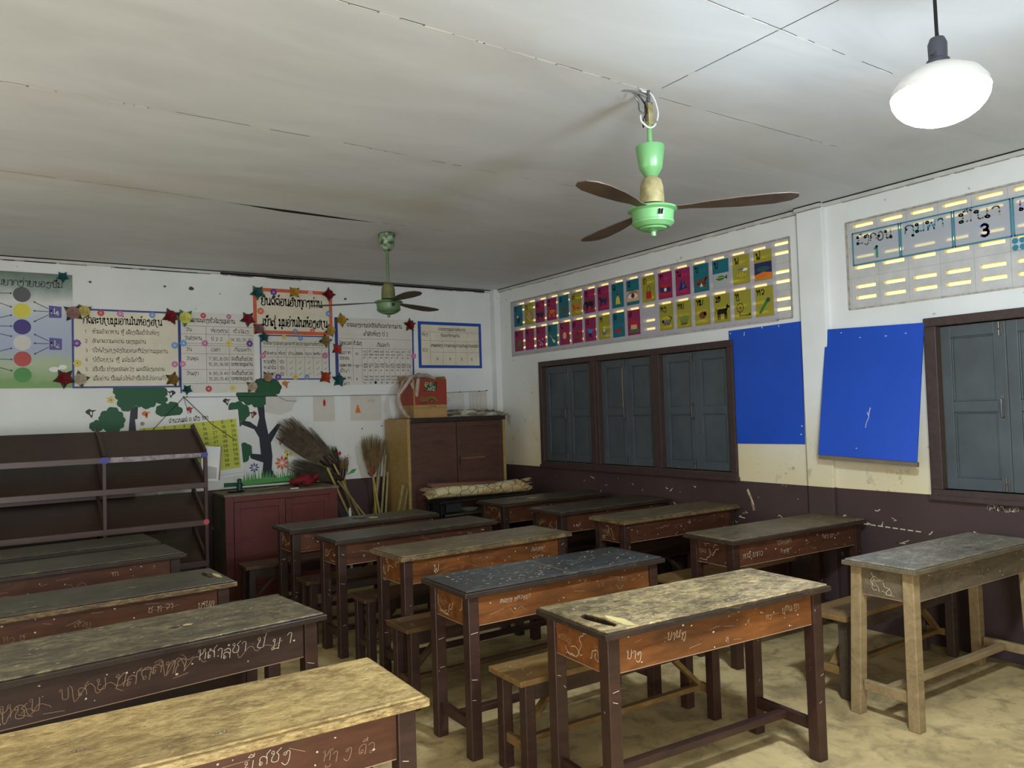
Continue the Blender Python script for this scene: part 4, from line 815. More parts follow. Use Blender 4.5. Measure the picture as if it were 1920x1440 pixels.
b = MB(); U = Vector((.97, .1, 0)).normalized(); p = Plane(b, (1.425, 6.62, 1.045), U, (.02, 0, 1)); p.slab([(0, .0), (.135, -.01), (.155, .27), (.0, .285)], M_WHITE, 0, .002); p.slab([(.12, -.01), (.15, -.0), (.168, .27), (.15, .275)], plain('folded paper edge', (150, 132, 110), .6), -.002, .0)
p.flat([(.02, .02), (.12, .01), (.125, .1), (.05, .12), (.02, .09)], plain('grey smudge', (190, 188, 182), .6), .0025)
tag(b.build('paper_sheet'), 'white sheet of paper hanging at the right end of the bookshelf', 'paper')

# ------------------------------------------------------------------ red cabinet
t = wthing('low_cabinet', 'low dark red two door cabinet below the mural', 'cabinet', (2.155, 7.0, 0))
CX0, CX1, CY0, CY1, CT = 1.657, 2.655, 6.82, 7.24, .898
b = MB(); b.box(CX0+.01, CY0+.02, .05, CX1-.01, CY1, CT-.022, M_REDCAB); b.box(CX0, CY0+.002, 0, CX0+.07, CY0+.02, CT-.022, M_REDCAB); b.box(CX1-.07, CY0+.002, 0, CX1, CY0+.02, CT-.022, M_REDCAB); b.box(CX0+.07, CY0+.002, CT-.07, CX1-.07, CY0+.02, CT-.022, M_REDCAB); b.box(CX0+.07, CY0+.002, .0, CX1-.07, CY0+.02, .1, M_REDCAB)
b.box(CX0, CY0+.02, 0, CX0+.012, CY1, CT-.022, plain('dusty cabinet side', (92, 84, 70), .6, .2)); b.build('body', t, bevel=.003)
b = MB(); b.box(CX0-.012, CY0-.012, CT-.022, CX1+.012, CY1, CT, M_CABTOP); b.build('top_board', t, bevel=.004)
for x0, x1 in ((CX0+.072, 2.168), (2.172, CX1-.072)):
    b = MB(); z0, z1 = .102, CT-.072; y = CY0-.004
    for bx in ((x0, z0, x0+.055, z1), (x1-.055, z0, x1, z1), (x0+.055, z0, x1-.055, z0+.06), (x0+.055, z1-.06, x1-.055, z1)): b.box(bx[0], y, bx[1], bx[2], y+.022, bx[3], M_REDCAB)
    b.box(x0+.055, y+.009, z0+.06, x1-.055, y+.02, z1-.06, M_REDCAB); d_ = b.build('door', t, bevel=.003)
    b = MB(); xx = x1-.025 if x0 < 2 else x0+.025; b.tube([(xx, y, .5), (xx, y-.012, .5)], .008, M_LEGD, 10); b.build('knob', d_)
b = MB()
for k in range(5):
    a = k*1.3; pts = [(2.42+.03*math.cos(a)*k*.5+.1*math.cos(a+j*.7)*.9, 7.05+.06*math.sin(a+j*.6), CT+.022+.018*((j+k) % 3)+.008*k) for j in range(7)]; b.tube(pts, [.012, .026, .030, .026, .030, .024, .01], plain('dark red cloth', (122, 22, 34), .75, .2, 10), 10)
tag(b.build('red_cloth', smooth=True), 'crumpled dark red cloth on the low red cabinet', 'cloth')
t = wthing('green_jar', 'small dark green jar on a dark dish at the left end of the red cabinet', 'jar', (1.80, 7.02, CT))
b = MB(); b.lathe([(.07, 0), (.075, .012), (.06, .014)], M_BLK, (1.80, 7.02, CT), 24); b.build('dish', t)
b = MB(); b.lathe([(.024, .014), (.026, .07), (.018, .08), (.018, .10), (.024, .105), (.01, .115)], plain('dark green glass', (22, 72, 54), .3), (1.83, 7.02, CT), 20); b.build('jar_body', t, smooth=True)
b = MB()
for k in range(5): b.bar((1.90+.05*k, 6.95+.02*k, CT+.008), (2.08+.02*k, 7.03-.015*k, CT+.012+.003*k), .012, .006, plain('dry bamboo offcut', (128, 122, 84), .6, .2))
tag(b.build('bamboo_offcuts'), 'thin flat bamboo offcuts lying on the red cabinet', 'offcuts')
b = MB(); b.box(2.235, 6.85, CT, 2.305, 6.885, CT+.008, M_WHITE); tag(b.build('chalk_eraser', bevel=.003), 'small white piece lying at the front edge of the red cabinet', 'eraser')

# ------------------------------------------------------------------ wardrobe and what is on it
t = wthing('wardrobe', 'tall brown two door wardrobe with plywood side in the corner', 'wardrobe', (3.96, 7.05, 0))
WX0, WX1, WY0, WY1, WZ = 3.385, 4.53, 6.82, 7.33, 1.49
b = MB(); b.box(WX0+.02, WY0+.03, .06, WX1-.02, WY1, WZ-.02, M_WARD); b.build('body', t)
b = MB(); b.box(WX0, WY0+.02, 0, WX0+.02, WY1, WZ-.005, M_PLY); b.build('side_panel', t, bevel=.002)
b = MB(); b.box(WX0-.002, WY0, 0, WX0+.028, WY0+.03, WZ-.005, M_PLY); b.build('corner_post', t, bevel=.002)
b = MB(); b.box(WX1-.03, WY0, 0, WX1+.0, WY1, WZ-.03, M_PLY); b.build('corner_post', t, bevel=.002)
b = MB(); b.box(WX0+.03, WY0-.004, WZ-.045, WX1+.005, WY1, WZ, M_LEGD); b.build('top_board', t, bevel=.004)
for x0, x1, hand in ((WX0+.034, 3.935, 1), (3.945, WX1-.034, 0)):
    b = MB(); z0, z1 = .10, WZ-.05; y = WY0+.006
    for bx in ((x0, z0, x0+.045, z1), (x1-.045, z0, x1, z1), (x0+.045, z0, x1-.045, z0+.06), (x0+.045, z1-.05, x1-.045, z1), (x0+.045, .80, x1-.045, .86)): b.box(bx[0], y, bx[1], bx[2], y+.022, bx[3], M_WARD)
    b.box(x0+.045, y+.006, z0+.06, x1-.045, y+.018, z1-.05, M_WARD); d_ = b.build('door', t, bevel=.002)
    if not hand:
        b = MB(); b.box(x0+.012, y-.006, 1.0, x0+.03, y, 1.09, M_LEGD); b.build('latch', d_)
        b = MB(); b.box(x0+.04, y-.004, 1.055, x0+.32, y+.004, 1.075, plain('scuffed strip', (122, 86, 66), .6, .2)); b.build('strip', d_)
t = wthing('cake_box', 'orange red EURO CAKE cardboard box on top of the wardrobe', 'box', (3.70, 7.05, WZ))
M_CARD = plain('cardboard', (168, 134, 82), .7, .08); M_CRED = plain('orange red carton print', (144, 56, 38), .55, .05)
BX0, BX1, BY0, BY1, BZ = 3.515, 3.895, 6.93, 7.24, WZ+.385
b = MB(); b.box(BX0, BY0, WZ, BX1, BY1, WZ+.13, M_CARD); b.box(BX0, BY0, WZ+.13, BX1, BY1, BZ, M_CRED)
p = Plane(b, (BX0, BY0, WZ), (1, 0, 0), (0, 0, 1)); cr = plain('cream letters', (206, 204, 168), .6); dk = plain('dark green lettering shadow', (40, 52, 34), .6); gl = plain('olive print', (120, 104, 56), .6)
p.sheet(0, 0, .016, .385, M_CARD, 0, .001)
p.flat([(.12, .265), (.26, .265), (.275, .36), (.135, .36)], dk, .001)
for tx, v in (('EURO', .318), ('CAKE', .274)): p.text(tx, .132, v, .036, cr, .0018, .2, fit=.125, slant=.12, gap=2.6)
a = [(.20+.075*math.cos(q_/8*PI), .165+.055*math.sin(q_/8*PI)) for q_ in range(9)]; c_ = [(.20+.045*math.cos(q_/8*PI), .165+.03*math.sin(q_/8*PI)) for q_ in range(9)]
p.flat(a+c_[::-1], gl, .0012); p.disc(.205, .168, .03, dk, .0016, 16, .02); p.disc(.205, .166, .02, gl, .002, 14, .013)
p.flat([(.06, .19), (.10, .215), (.14, .20), (.13, .165), (.09, .16)], gl, .0011); p.line([(.06, .16), (.10, .145), (.15, .16)], .006, dk, .0014)
p.text('EURO.CAKE', .18, .108, .011, dk, .0012, .14); p.flat([(.016, .098), (.38, .098), (.38, .102), (.016, .102)], gl, .001)
b.build('carton', t, bevel=.003)
b = MB(); b.hexa([(BX0, BY1-.01, BZ-.002), (BX1, BY1-.01, BZ-.002), (BX1, BY1, BZ-.002), (BX0, BY1, BZ-.002), (BX0, BY1+.04, BZ+.05), (BX1, BY1+.04, BZ+.05), (BX1, BY1+.05, BZ+.05), (BX0, BY1+.05, BZ+.05)], M_CARD)
b.hexa([(BX1-.005, BY0, BZ), (BX1, BY0, BZ), (BX1, BY1, BZ), (BX1-.005, BY1, BZ), (BX1-.012, BY0+.02, BZ+.035), (BX1-.005, BY0+.02, BZ+.035), (BX1-.005, BY1, BZ+.035), (BX1-.012, BY1, BZ+.035)], M_CARD); b.build('flap', t)
def drape(name, label, cat, paths, wid, mat):
    b = MB()
    for pts in paths:
        L = len(pts)
        for k in range(L-1):
            a, c = Vector(pts[k]), Vector(pts[k+1]); 
            rowa = []; 
        b.tube(pts, [wid*(.5+.5*math.sin(PI*(j+.6)/L)) for j in range(L)], mat, 8)
    return tag(b.build(name, smooth=True), label, cat)
M_PCL = plain('dirty pink cloth', (184, 166, 152), .8, .2, 10)
drape('pale_cloth', 'dirty pinkish cloth draped over the left side of the cake box', 'cloth', [
 [(3.80, 7.0, BZ+.012), (3.70, 6.98, BZ+.045), (3.60, 6.97, BZ+.04), (3.50, 6.95, BZ+.02), (3.44, 6.95, BZ-.06), (3.38, 6.96, BZ-.14)],
 [(3.72, 7.06, BZ+.03), (3.62, 7.0, BZ+.055), (3.53, 6.93, BZ+.03), (3.49, 6.91, BZ-.04), (3.505, 6.905, BZ-.09)],
 [(3.78, 7.08, BZ+.02), (3.68, 7.1, BZ+.05), (3.56, 7.1, BZ+.03), (3.46, 7.05, BZ-.02), (3.40, 7.0, BZ-.12)],
 [(3.56, 6.9, BZ+.01), (3.55, 6.905, BZ-.06), (3.545, 6.91, BZ-.12), (3.54, 6.91, BZ-.17)],
 [(3.37, 6.96, BZ-.13), (3.36, 6.95, BZ-.2), (3.38, 6.94, BZ-.28), (3.43, 6.93, WZ+.03), (3.46, 6.92, WZ+.012)],
 [(3.40, 7.0, BZ-.1), (3.385, 7.0, BZ-.2), (3.42, 6.98, WZ+.05), (3.47, 6.96, WZ+.02)]], .022, M_PCL)
b = MB(); nr = random.Random(3)
for k in range(34):
    x = nr.uniform(3.93, 4.55); y = nr.uniform(6.86, 7.0); z = WZ+.012+nr.uniform(0, .05)*(1 if x < 4.4 else .5); pts = []
    a = nr.uniform(-.5, .5)
    for j in range(5): pts.append((x+(j-2)*.045*math.cos(a), y+(j-2)*.02*math.sin(a)+nr.uniform(-.008, .008), max(WZ+.009, z+nr.uniform(-.01, .012))))
    b.tube(pts, [.004, .013, .016, .013, .004], plain('rag %d' % (k % 4), [(176, 166, 140), (140, 132, 112), (196, 190, 172), (112, 106, 96)][k % 4], .8, .2, 12), 6)
for k in range(4): b.tube([(4.53+.012*k, 6.84, WZ+.015), (4.56+.01*k, 6.815, WZ-.01), (4.557+.008*k, 6.81, WZ-.06-.02*k)], [.008, .007, .004], plain('rag 1', (140, 132, 112)), 6)
tag(b.build('rag_heap', smooth=True), 'flattened heap of grey rags and scraps on the wardrobe', 'rags')

# ------------------------------------------------------------------ low black table with rolled mat
t = wthing('black_table', 'low black table under the rolled mat', 'table', (3.95, 6.45, 0))
b = MB(); b.box(3.43, 6.28, .69, 4.45, 6.62, .71, M_BLK); b.build('table_top', t, bevel=.004)
for x in (3.45, 4.39):
    for y in (6.30, 6.56): b = MB(); b.box(x, y, 0, x+.04, y+.04, .69, M_BLK); b.build('leg', t, bevel=.003)
b = MB(); b.box(3.5, 6.29, .61, 3.66, 6.60, .69, plain('dark grey box panel', (38, 40, 40), .5)); b.build('drawer_box', t, bevel=.003)
b = MB(); b.box(3.45, 6.30, .575, 4.42, 6.60, .59, plain('dusty lower shelf', (78, 74, 60), .6)); b.build('lower_shelf', t)
for k, (r, z) in enumerate(((.075, .590), (.085, .606))):
    b = MB(); b.lathe([(.03, 0), (.04, .002), (r, .012), (r, .015), (.03, .005)], plain('pale enamel plate', (156, 158, 142), .35), (3.79, 6.38, z), 28); tag(b.build('plate', smooth=True), ['lower', 'upper'][k]+' of two pale plates on the shelf of the black table', 'plate', 'stacked plates')
def mat_mat():
    t = NT('patterned vinyl mat', .6, .3); v = t.mapping((1, 1, 1)); vo = t.n.new('ShaderNodeTexVoronoi'); vo.feature = 'DISTANCE_TO_EDGE'; vo.inputs['Scale'].default_value = 11; t.link(v, vo.inputs['Vector'])
    n = t.noise(v, 3, 3); c = t.ramp(n, [(.42, srgb(196, 184, 140)), (.52, srgb(206, 196, 152)), (.6, srgb(190, 160, 112))]); k = t.math('LESS_THAN', vo.outputs['Distance'], .035)
    return t.out(t.mix(k, c, srgb(128, 108, 78)))
b = MB(); MM = mat_mat(); P0, P1 = (3.40, 6.44, .0), (4.50, 6.44, .0); n = 40; rings = []
for k in range(n+1):
    f_ = k/n; x = 3.40+1.10*f_; cz = .770+.02*(1-f_)*0; rz_ = .058+.012*math.sin(f_*7)*.4+.008*f_; ry_ = .10; 
    if f_ < .12: rz_ *= .6+f_*3.3; 
    if f_ > .93: rz_ *= 1-(f_-.93)*5; ry_ *= .9
    dz = .035*(1-f_)
    rings.append([b.pt((x+.02*math.sin(j), 6.44+ry_*math.cos(2*PI*j/16), .712+rz_+rz_*math.sin(2*PI*j/16)+dz*(.6 if math.sin(2*PI*j/16) < 0 else 1))) for j in range(16)])
for a, c in zip(rings, rings[1:]):
    for j in range(16): b.face((a[j], a[(j+1) % 16], c[(j+1) % 16], c[j]), MM)
b.face(rings[0][::-1], MM); b.face(rings[-1], MM)
tr_ = wthing('rolled_mat', 'rolled cream vinyl mat with brown line pattern on the black table', 'mat', (3.95, 6.44, .712)); b.build('mat_roll', tr_, smooth=True)
b = MB(); b.hexa([(3.37, 6.335, .852), (4.10, 6.335, .842), (4.10, 6.42, .848), (3.37, 6.42, .86), (3.37, 6.33, .884), (4.10, 6.33, .852), (4.10, 6.42, .858), (3.37, 6.42, .888)], plain('orange brown mat edge', (126, 84, 68), .6, .08)); b.build('folded_edge', tr_, bevel=.004)
b = MB(); fr = random.Random(5)
for k in range(26): a = fr.uniform(0, 6.28); b.tube([(4.47, 6.44+.07*math.cos(a), .79+.045*math.sin(a)), (4.53+fr.uniform(0, .04), 6.44+.08*math.cos(a), .79+.05*math.sin(a)+fr.uniform(-.01, .02))], [.006, .001], plain('frayed fibre', (176, 150, 118), .8), 4)
for k in range(20): a = fr.uniform(0, 6.28); b.tube([(3.44, 6.44+.06*math.cos(a), .80+.03*math.sin(a)), (3.36-fr.uniform(0, .03), 6.43+.07*math.cos(a), .815+.035*math.sin(a))], [.006, .001], plain('frayed fibre', (176, 150, 118), .8), 4)
b.build('frayed_end', tr_)

# ------------------------------------------------------------------ brooms, sticks and boards in the corner
def bristles(b, base, tip, rb, rt, n, mat, seed, flat=.5, droop=0, r0=.0022, curl=0):
    q = random.Random(seed); base = Vector(base); tip = Vector(tip); d = (tip-base); L = d.length; d.normalize(); side = d.cross(Vector((0, 1, 0))).normalized(); dep = d.cross(side)
    for k in range(n):
        a = q.uniform(-1, 1); c = q.uniform(-1, 1); l = q.uniform(.78, 1.06); p0 = base+side*rb*a+dep*rb*c*flat; p2 = base+d*L*l*(1-abs(a)*.12)+side*rt*a*(1+curl*a)+dep*rt*c*flat*.6; pm = (p0+p2)/2+side*rt*.12*a+Vector((0, 0, -droop*abs(a)))
        b.tube([p0, pm, p2], [r0, r0*.9, r0*.4], mat, 3, False)
M_TW = plain('coconut rib twigs', (92, 78, 58), .8, .3, 20); M_GR = plain('dry grass broom', (128, 104, 64), .8, .3, 20); M_GRD = plain('dark grass broom', (66, 58, 40), .8, .3, 20); M_CANE = wood('yellow cane handle', (128, 108, 54), (168, 146, 80), .4); M_BAM = wood('bamboo stick', (110, 98, 58), (146, 132, 84), .45)
def broom(label, foot, neck, tip, rb, rt, n, mat, hm, seed, bind=M_LEGD, hr=.012, **k):
    c = wthing('broom', label, 'broom', foot, 'brooms in the corner'); b = MB(); nk = Vector(neck); dd = (Vector(tip)-nk).normalized(); b.tube([foot, neck], [hr, hr*.9], hm, 8); b.build('handle', c, smooth=True)
    b = MB(); bristles(b, nk-dd*.06, tip, rb, rt, n, mat, seed, **k); b.build('bristles', c)
    b = MB(); b.tube([nk-dd*.07, nk-dd*.02, nk+dd*.04], [hr*1.3, rb*1.1, rb*1.15], bind, 10); b.build('binding', c, smooth=True)
broom('largest twig broom with its wide brush leaning left across the mural', (3.14, 7.12, 0.0), (2.70, 7.26, 1.10), (2.31, 7.37, 1.49), .035, .135, 330, M_TW, M_CANE, 1, hr=.014, flat=.25, r0=.0028)
broom('thin twig broom lying behind the largest broom', (3.28, 7.15, 0.0), (2.79, 7.32, 1.12), (2.53, 7.40, 1.42), .025, .08, 150, M_TW, M_CANE, 2, flat=.2)
broom('dark twig broom whose brush rests over the red cloth', (3.33, 6.72, 0.0), (2.82, 7.28, .93), (2.36, 7.30, 1.08), .03, .09, 220, M_GRD, M_BAM, 3, flat=.25)
broom('short bushy grass broom right of the largest broom', (3.22, 7.3, 0.0), (2.86, 7.38, 1.02), (2.80, 7.40, 1.24), .03, .075, 150, M_GRD, M_BAM, 4, flat=.3)
broom('small brown grass broom standing behind the cane handles', (3.1, 7.34, 0.0), (2.94, 7.39, .97), (2.97, 7.41, 1.13), .02, .05, 90, M_GR, M_BAM, 5, flat=.3)
broom('upright fan shaped grass broom with a red binding', (3.29, 7.12, 0.0), (3.17, 7.2, .99), (3.235, 7.24, 1.33), .02, .14, 320, M_GR, M_CANE, 6, bind=plain('dull red binding', (128, 52, 40), .7), flat=.3, curl=.1)
broom('smaller grass broom with its brush turned right behind the red bound broom', (3.24, 7.2, 0.0), (3.19, 7.24, 1.0), (3.31, 7.27, 1.18), .02, .05, 110, M_GR, plain('bright yellow handle', (176, 160, 50), .5), 7, flat=.3)
sticks = [((3.13, 7.25, 0), (3.345, 7.36, 1.16), .019, 'thick bamboo pole leaning against the wardrobe side'), ((3.20, 7.2, 0), (3.36, 7.28, 1.13), .014, 'thin bamboo pole beside the thick one'), ((3.22, 7.12, 0), (3.36, 7.24, .95), .013, 'shorter bamboo pole in front of the others'), ((3.30, 6.98, 0), (3.41, 6.80, .86), .017, 'pale bamboo length leaning on the wardrobe front corner'), ((3.37, 6.92, 0), (3.455, 6.79, .82), .012, 'thin bamboo length right of the pale one')]
for a, c, r, lb in sticks:
    b = MB(); a = Vector(a); c = Vector(c)
    if 'length' in lb: c = Vector((c.x-.10, 6.79, c.z)); a = Vector((a.x-.10, 6.95, 0))
    pts = []; rs = []
    for k in range(13): f_ = k/12; pts.append(a.lerp(c, f_)); rs.append(r*(1.12 if k % 3 == 0 else 1))
    b.tube(pts, rs, M_BAM, 8); tag(b.build('bamboo_pole', smooth=True), lb, 'bamboo pole', 'poles beside the wardrobe')
b = MB(); b.tube([(2.865, 7.05, .0), (2.865, 7.05, .62), (2.865, 7.05, .655)], [.014, .014, .008], M_WHITE, 12); tag(b.build('white_pipe', smooth=True), 'short white plastic pipe standing beside the red cabinet', 'pipe')

# ------------------------------------------------------------------ posters on the back wall
YB = ROOM_D
def wallplane(b, x, z, off=.0005): return Plane(b, (x, YB-off, z), (1, 0, 0), (0, 0, 1))
FC = {'p': plain('pink flower', (206, 120, 168), .5), 'r': plain('red flower', (196, 50, 50), .5), 'b': plain('blue flower', (110, 156, 206), .5), 'v': plain('violet flower', (104, 52, 150), .5), 'y': plain('yellow flower', (222, 206, 84), .5), 'o': plain('orange flower', (226, 110, 74), .5), 'w': plain('white flower', (222, 200, 210), .5), 'n': plain('navy flower', (44, 56, 130), .5)}
def sticker(parent, x, z, r, col):
    b = MB(); p = wallplane(b, x, z, .0045)
    for k in range(8): a = k*PI/4; p.disc(r*.58*math.cos(a), r*.58*math.sin(a), r*.36, FC[col], .0002*k/8, 8)
    p.disc(0, 0, r*.25, M_WHITE if col not in 'yw' else M_BRN, .0006, 8); b.build('flower_sticker', parent, recenter=False)
def rosette(label, x, z, r, col, leaf=(34, 62, 44), star=False):
    c = wthing('fabric_flower', label, 'artificial flower', (x, YB-.004, z), 'artificial flowers on the posters'); lm = plain('leaf %d %d %d' % leaf, tuple(int(c*1.1) for c in leaf), .5, .12, 30); b = MB(); q = random.Random(int(x*1000))
    a0 = q.uniform(0, 1)
    for k in range(5 if star else 4):
        a = a0+k*2*PI/(5 if star else 4); R_ = r*(1.8 if star else 1.75); w_ = r*.42; ca, sa = math.cos(a), math.sin(a); P = lambda u, v, h: (x+u*ca-v*sa, YB-.006-h, z+u*sa+v*ca)
        i = [b.pt(P(0, 0, 0)), b.pt(P(R_*.55, w_, .006)), b.pt(P(R_, 0, .012)), b.pt(P(R_*.55, -w_, .006)), b.pt(P(R_*.5, 0, .016))]
        for f_ in ((0, 1, 4), (1, 2, 4), (2, 3, 4), (3, 0, 4)): b.face([i[f_[0]], i[f_[1]], i[f_[2]]], lm)
        b.face([i[0], i[3], i[2], i[1]], lm)
    b.build('leaves', c)
    pm = plain('petal %d %d %d' % col, tuple(min(255, int(c*1.25+14)) for c in col), .55, .12, 40); b = MB()
    for ring, (rr, hh, n) in enumerate(((r*1.05, .012, 7), (r*.8, .020, 6), (r*.45, .028, 5))):
        for k in range(n):
            a = a0+ring*.5+k*2*PI/n; ca, sa = math.cos(a), math.sin(a); P = lambda u, v, h: (x+u*ca-v*sa, YB-.008-h, z+u*sa+v*ca)
            i = [b.pt(P(0, 0, hh)), b.pt(P(rr*.6, rr*.55, hh+.004)), b.pt(P(rr, rr*.25, hh+.012)), b.pt(P(rr, -rr*.25, hh+.012)), b.pt(P(rr*.6, -rr*.55, hh+.004))]
            b.face(i, pm); b.face([i[0], i[4], i[3], i[2], i[1]][::1], pm)
    b.build('petals', c)
# reading level chart
def sky_print():
    t = NT('sky and grass poster print', .45, .4); v = t.mapping(); z = t.sep(v)[2]; n = t.noise(v, 3.2, 5, .6)
    zz = t.math('ADD', z, t.math('MULTIPLY', t.math('SUBTRACT', n, .5), .25)); mr = t.n.new('ShaderNodeMapRange'); mr.inputs[1].default_value = 0; mr.inputs[2].default_value = .95; t.link(zz, mr.inputs[0])
    c = t.ramp(mr.outputs[0], [(.05, srgb(112, 150, 82)), (.2, srgb(168, 182, 146)), (.35, srgb(160, 172, 200)), (.6, srgb(176, 188, 204)), (.75, srgb(206, 210, 206)), (.9, srgb(132, 148, 140)), (1, srgb(96, 110, 100))]); return t.out(c)
b = MB(); p = wallplane(b, 0, 0); p.sheet(-.45, 1.845, .598, 2.80, sky_print(), 0, .003)
for i, (z, col) in enumerate(((2.614, (84, 84, 88)), (2.48, (212, 206, 70)), (2.348, (60, 44, 120)), (2.217, (208, 206, 200)), (2.085, (178, 70, 66)), (1.954, (70, 140, 66)))):
    p.disc(.236, z, .062, plain('disc %d' % i, col, .5, .04), .0036, 26); p.disc(-.30, z, .05, plain('disc %d' % i, col, .5, .04), .0036, 20)
pv = plain('violet label', (84, 78, 150), .5, .06)
for z, tx in ((2.481, 'ປ4'), (2.213, 'ປ2')):
    p.slab([(.425, z-.05), (.51, z-.05), (.516, z-.04), (.516, z+.045), (.425, z+.052)], pv, .003, .0038); p.text(tx, .436, z-.028, .04, M_WHITE, .0045, .16)
    for dz in (.07, .002, -.08):
        e = (.325, z+dz*1.05); s0 = (.42, z+dz*.35); p.line([s0, e], .005, M_NAVY, .004); a = math.atan2(e[1]-s0[1], e[0]-s0[0]); p.flat([(e[0]+.014*math.cos(a), e[1]+.014*math.sin(a)), (e[0]+.009*math.cos(a+2), e[1]+.009*math.sin(a+2)), (e[0]+.009*math.cos(a-2), e[1]+.009*math.sin(a-2))], M_NAVY, .0041)
for z0, z1 in ((2.615, 2.62), (2.56, 2.51), (2.40, 2.44), (2.35, 2.352), (2.30, 2.27), (2.13, 2.17), (2.085, 2.08), (2.03, 1.99)): p.line([(.03, z0), (.155, z1)], .005, M_NAVY, .004); p.flat([(.17, z1), (.155, z1+.009), (.155, z1-.009)], M_NAVY, .0041)
p.text('ວາມຍາກງ່າຍຂອງປຶ້ມ', .0, 2.685, .045, M_INK, .004, .11, fit=.53)
p.disc(.46, 2.0, .04, M_WHITE, .0037, 14, .022); p.disc(.52, 2.02, .03, M_WHITE, .0038, 14, .02)
tag(b.build('reading_level_chart'), 'sky coloured chart with a column of coloured discs and arrows at the far left', 'poster')
def framed(b, x0, z0, x1, z1, paper, tape, tw=.012, sides='lrtb'):
    p = wallplane(b, x0, z0); W_, H_ = x1-x0, z1-z0; p.sheet(0, 0, W_, H_, paper, 0, .003)
    if 't' in sides: p.flat([(-.003, H_-tw), (W_+.003, H_-tw), (W_+.003, H_+.004), (-.003, H_+.004)], tape, .0036)
    if 'b' in sides: p.flat([(-.003, -.004), (W_+.003, -.004), (W_+.003, tw), (-.003, tw)], tape, .0036)
    if 'l' in sides: p.flat([(-.004, 0), (tw, 0), (tw, H_), (-.004, H_)], tape, .0037)
    if 'r' in sides: p.flat([(W_-tw, 0), (W_+.004, 0), (W_+.004, H_), (W_-tw, H_)], tape, .0037)
    return p
M_TBL = plain('navy tape', (52, 70, 140), .5); M_TBB = plain('bright blue tape', (34, 82, 168), .5); M_TOR = plain('orange tape', (216, 104, 70), .5); M_RULE = plain('pencil ruling', (120, 118, 112), .6)
H_ = .0042
b = MB(); p = framed(b, .592, 1.845, 1.437, 2.517, M_PAPER, M_TBL)
p.text('ກົດລະບຽບມຸມອ່ານໃນຫ້ອງຮຽນ', .085, .548, .052, M_INK, H_, .13, fit=.62)
RT = ['ຫ້າມເອົາອາຫານ ຫຼື ເຄື່ອງດື່ມເຂົ້າໃນຫ້ອງ', 'ຮັກສາຄວາມສະອາດ ຂອງມຸມອ່ານ', 'ບໍ່ໃຫ້ສົ່ງສຽງດັງໃນຂະນະທີ່ນັ່ງອ່ານມຸມອ່ານ', 'ບໍ່ຂີດຂຽນ ຫຼື ແຕ້ມໃສ່ປຶ້ມ', 'ເປີດປຶ້ມ ຢ່າງລະມັດລະວັງ ແລະມືຕ້ອງສະອາດ', 'ເມື່ອອ່ານ ປຶ້ມແລ້ວໃຫ້ເອົາປຶ້ມໄປໄວ້ບ່ອນເກົ່າ']
for i, tx in enumerate(RT):
    v = .465-i*.0805; p.text(str(i+1), .095, v, .028, M_INK, H_, .1); p.text(tx, .15, v, .029, M_INK, H_, .1, fit=[.53, .42, .60, .40, .57, .58][i], jit=.03)
t_ = tag(b.build('rules_poster'), 'cream poster of six handwritten rules, numbered 1 to 6', 'poster'); t_['_w'] = tuple(t_.location)
def stick(parent, lst):
    for x, z, r, c in lst:
        b = MB(); p = wallplane(b, x, z, .0052)
        for k in range(8): a = k*PI/4; p.disc(r*.64*math.cos(a), r*.64*math.sin(a), r*.30, FC[c], .0002*k/8, 8)
        p.disc(0, 0, r*.34, FC[c], .0004, 8); p.disc(0, 0, r*.16, M_WHITE if c not in 'yw' else M_BRN, .0006, 8); b.build('flower_sticker', parent)
stick(t_, [(.624, 2.222, .036, 'v'), (1.397, 2.22, .034, 'b'), (.627, 2.053, .034, 'y'), (1.394, 2.05, .032, 'p'), (.808, 2.487, .03, 'r'), (.957, 2.487, .03, 'p'), (1.215, 2.487, .03, 'b')])
b = MB(); p = framed(b, 1.442, 1.788, 2.10, 2.530, M_PAPER2, M_TBL, .008, 'l')
p.text('ຕາຕະລາງຊົ່ວໂມງມຸມອ່ານ', .11, .648, .034, M_INK, H_, .12, fit=.38)
for v in (.615, .54, .455, .435, .36, .215, .085): p.line([(.015, v), (.655, v)], .003, M_RULE, H_)
for u in (.225, .43): p.line([(u, .615), (u, .085)], .003, M_RULE, H_)
cells = [(.05, .565, 'ວັນ'), (.27, .56, 'ຫ້ອງຮຽນ'), (.47, .56, 'ຊົ່ວໂມງ'), (.04, .487, 'ວັນອັງຄານ'), (.27, .485, 'ປ 2 2'), (.445, .482, '14.30_15.20'), (.05, .385, 'ວັນ'), (.27, .385, 'ເວລາ'), (.48, .385, 'ກິດຈະກຳ'), (.05, .30, 'ວັນພຸດ'), (.245, .30, '7.30_8.00'), (.245, .25, '15.20_16.00'), (.445, .30, 'ຈັດຂຶ້ນຊັ້ນຊ່ວຍ'), (.445, .25, 'ຂະຫຍາຍມຸມອ່ານ'), (.05, .165, 'ວັນສຸກ'), (.245, .165, '9.30_9.40'), (.245, .115, '15.20_15.40'), (.445, .165, 'ຈັດຂຶ້ນຊັ້ນຊ່ວຍ'), (.445, .115, 'ຂະຫຍາຍມຸມອ່ານ')]
for u, v, tx in cells: p.text(tx, u, v, .028, M_INK, H_, .12, fit=(.2 if u > .4 and len(tx) > 8 else .18 if ('_' in tx) else .15 if len(tx) > 6 else None))
t_ = tag(b.build('timetable_poster'), 'grey ruled timetable poster listing days and times, right of the rules', 'poster'); t_['_w'] = tuple(t_.location)
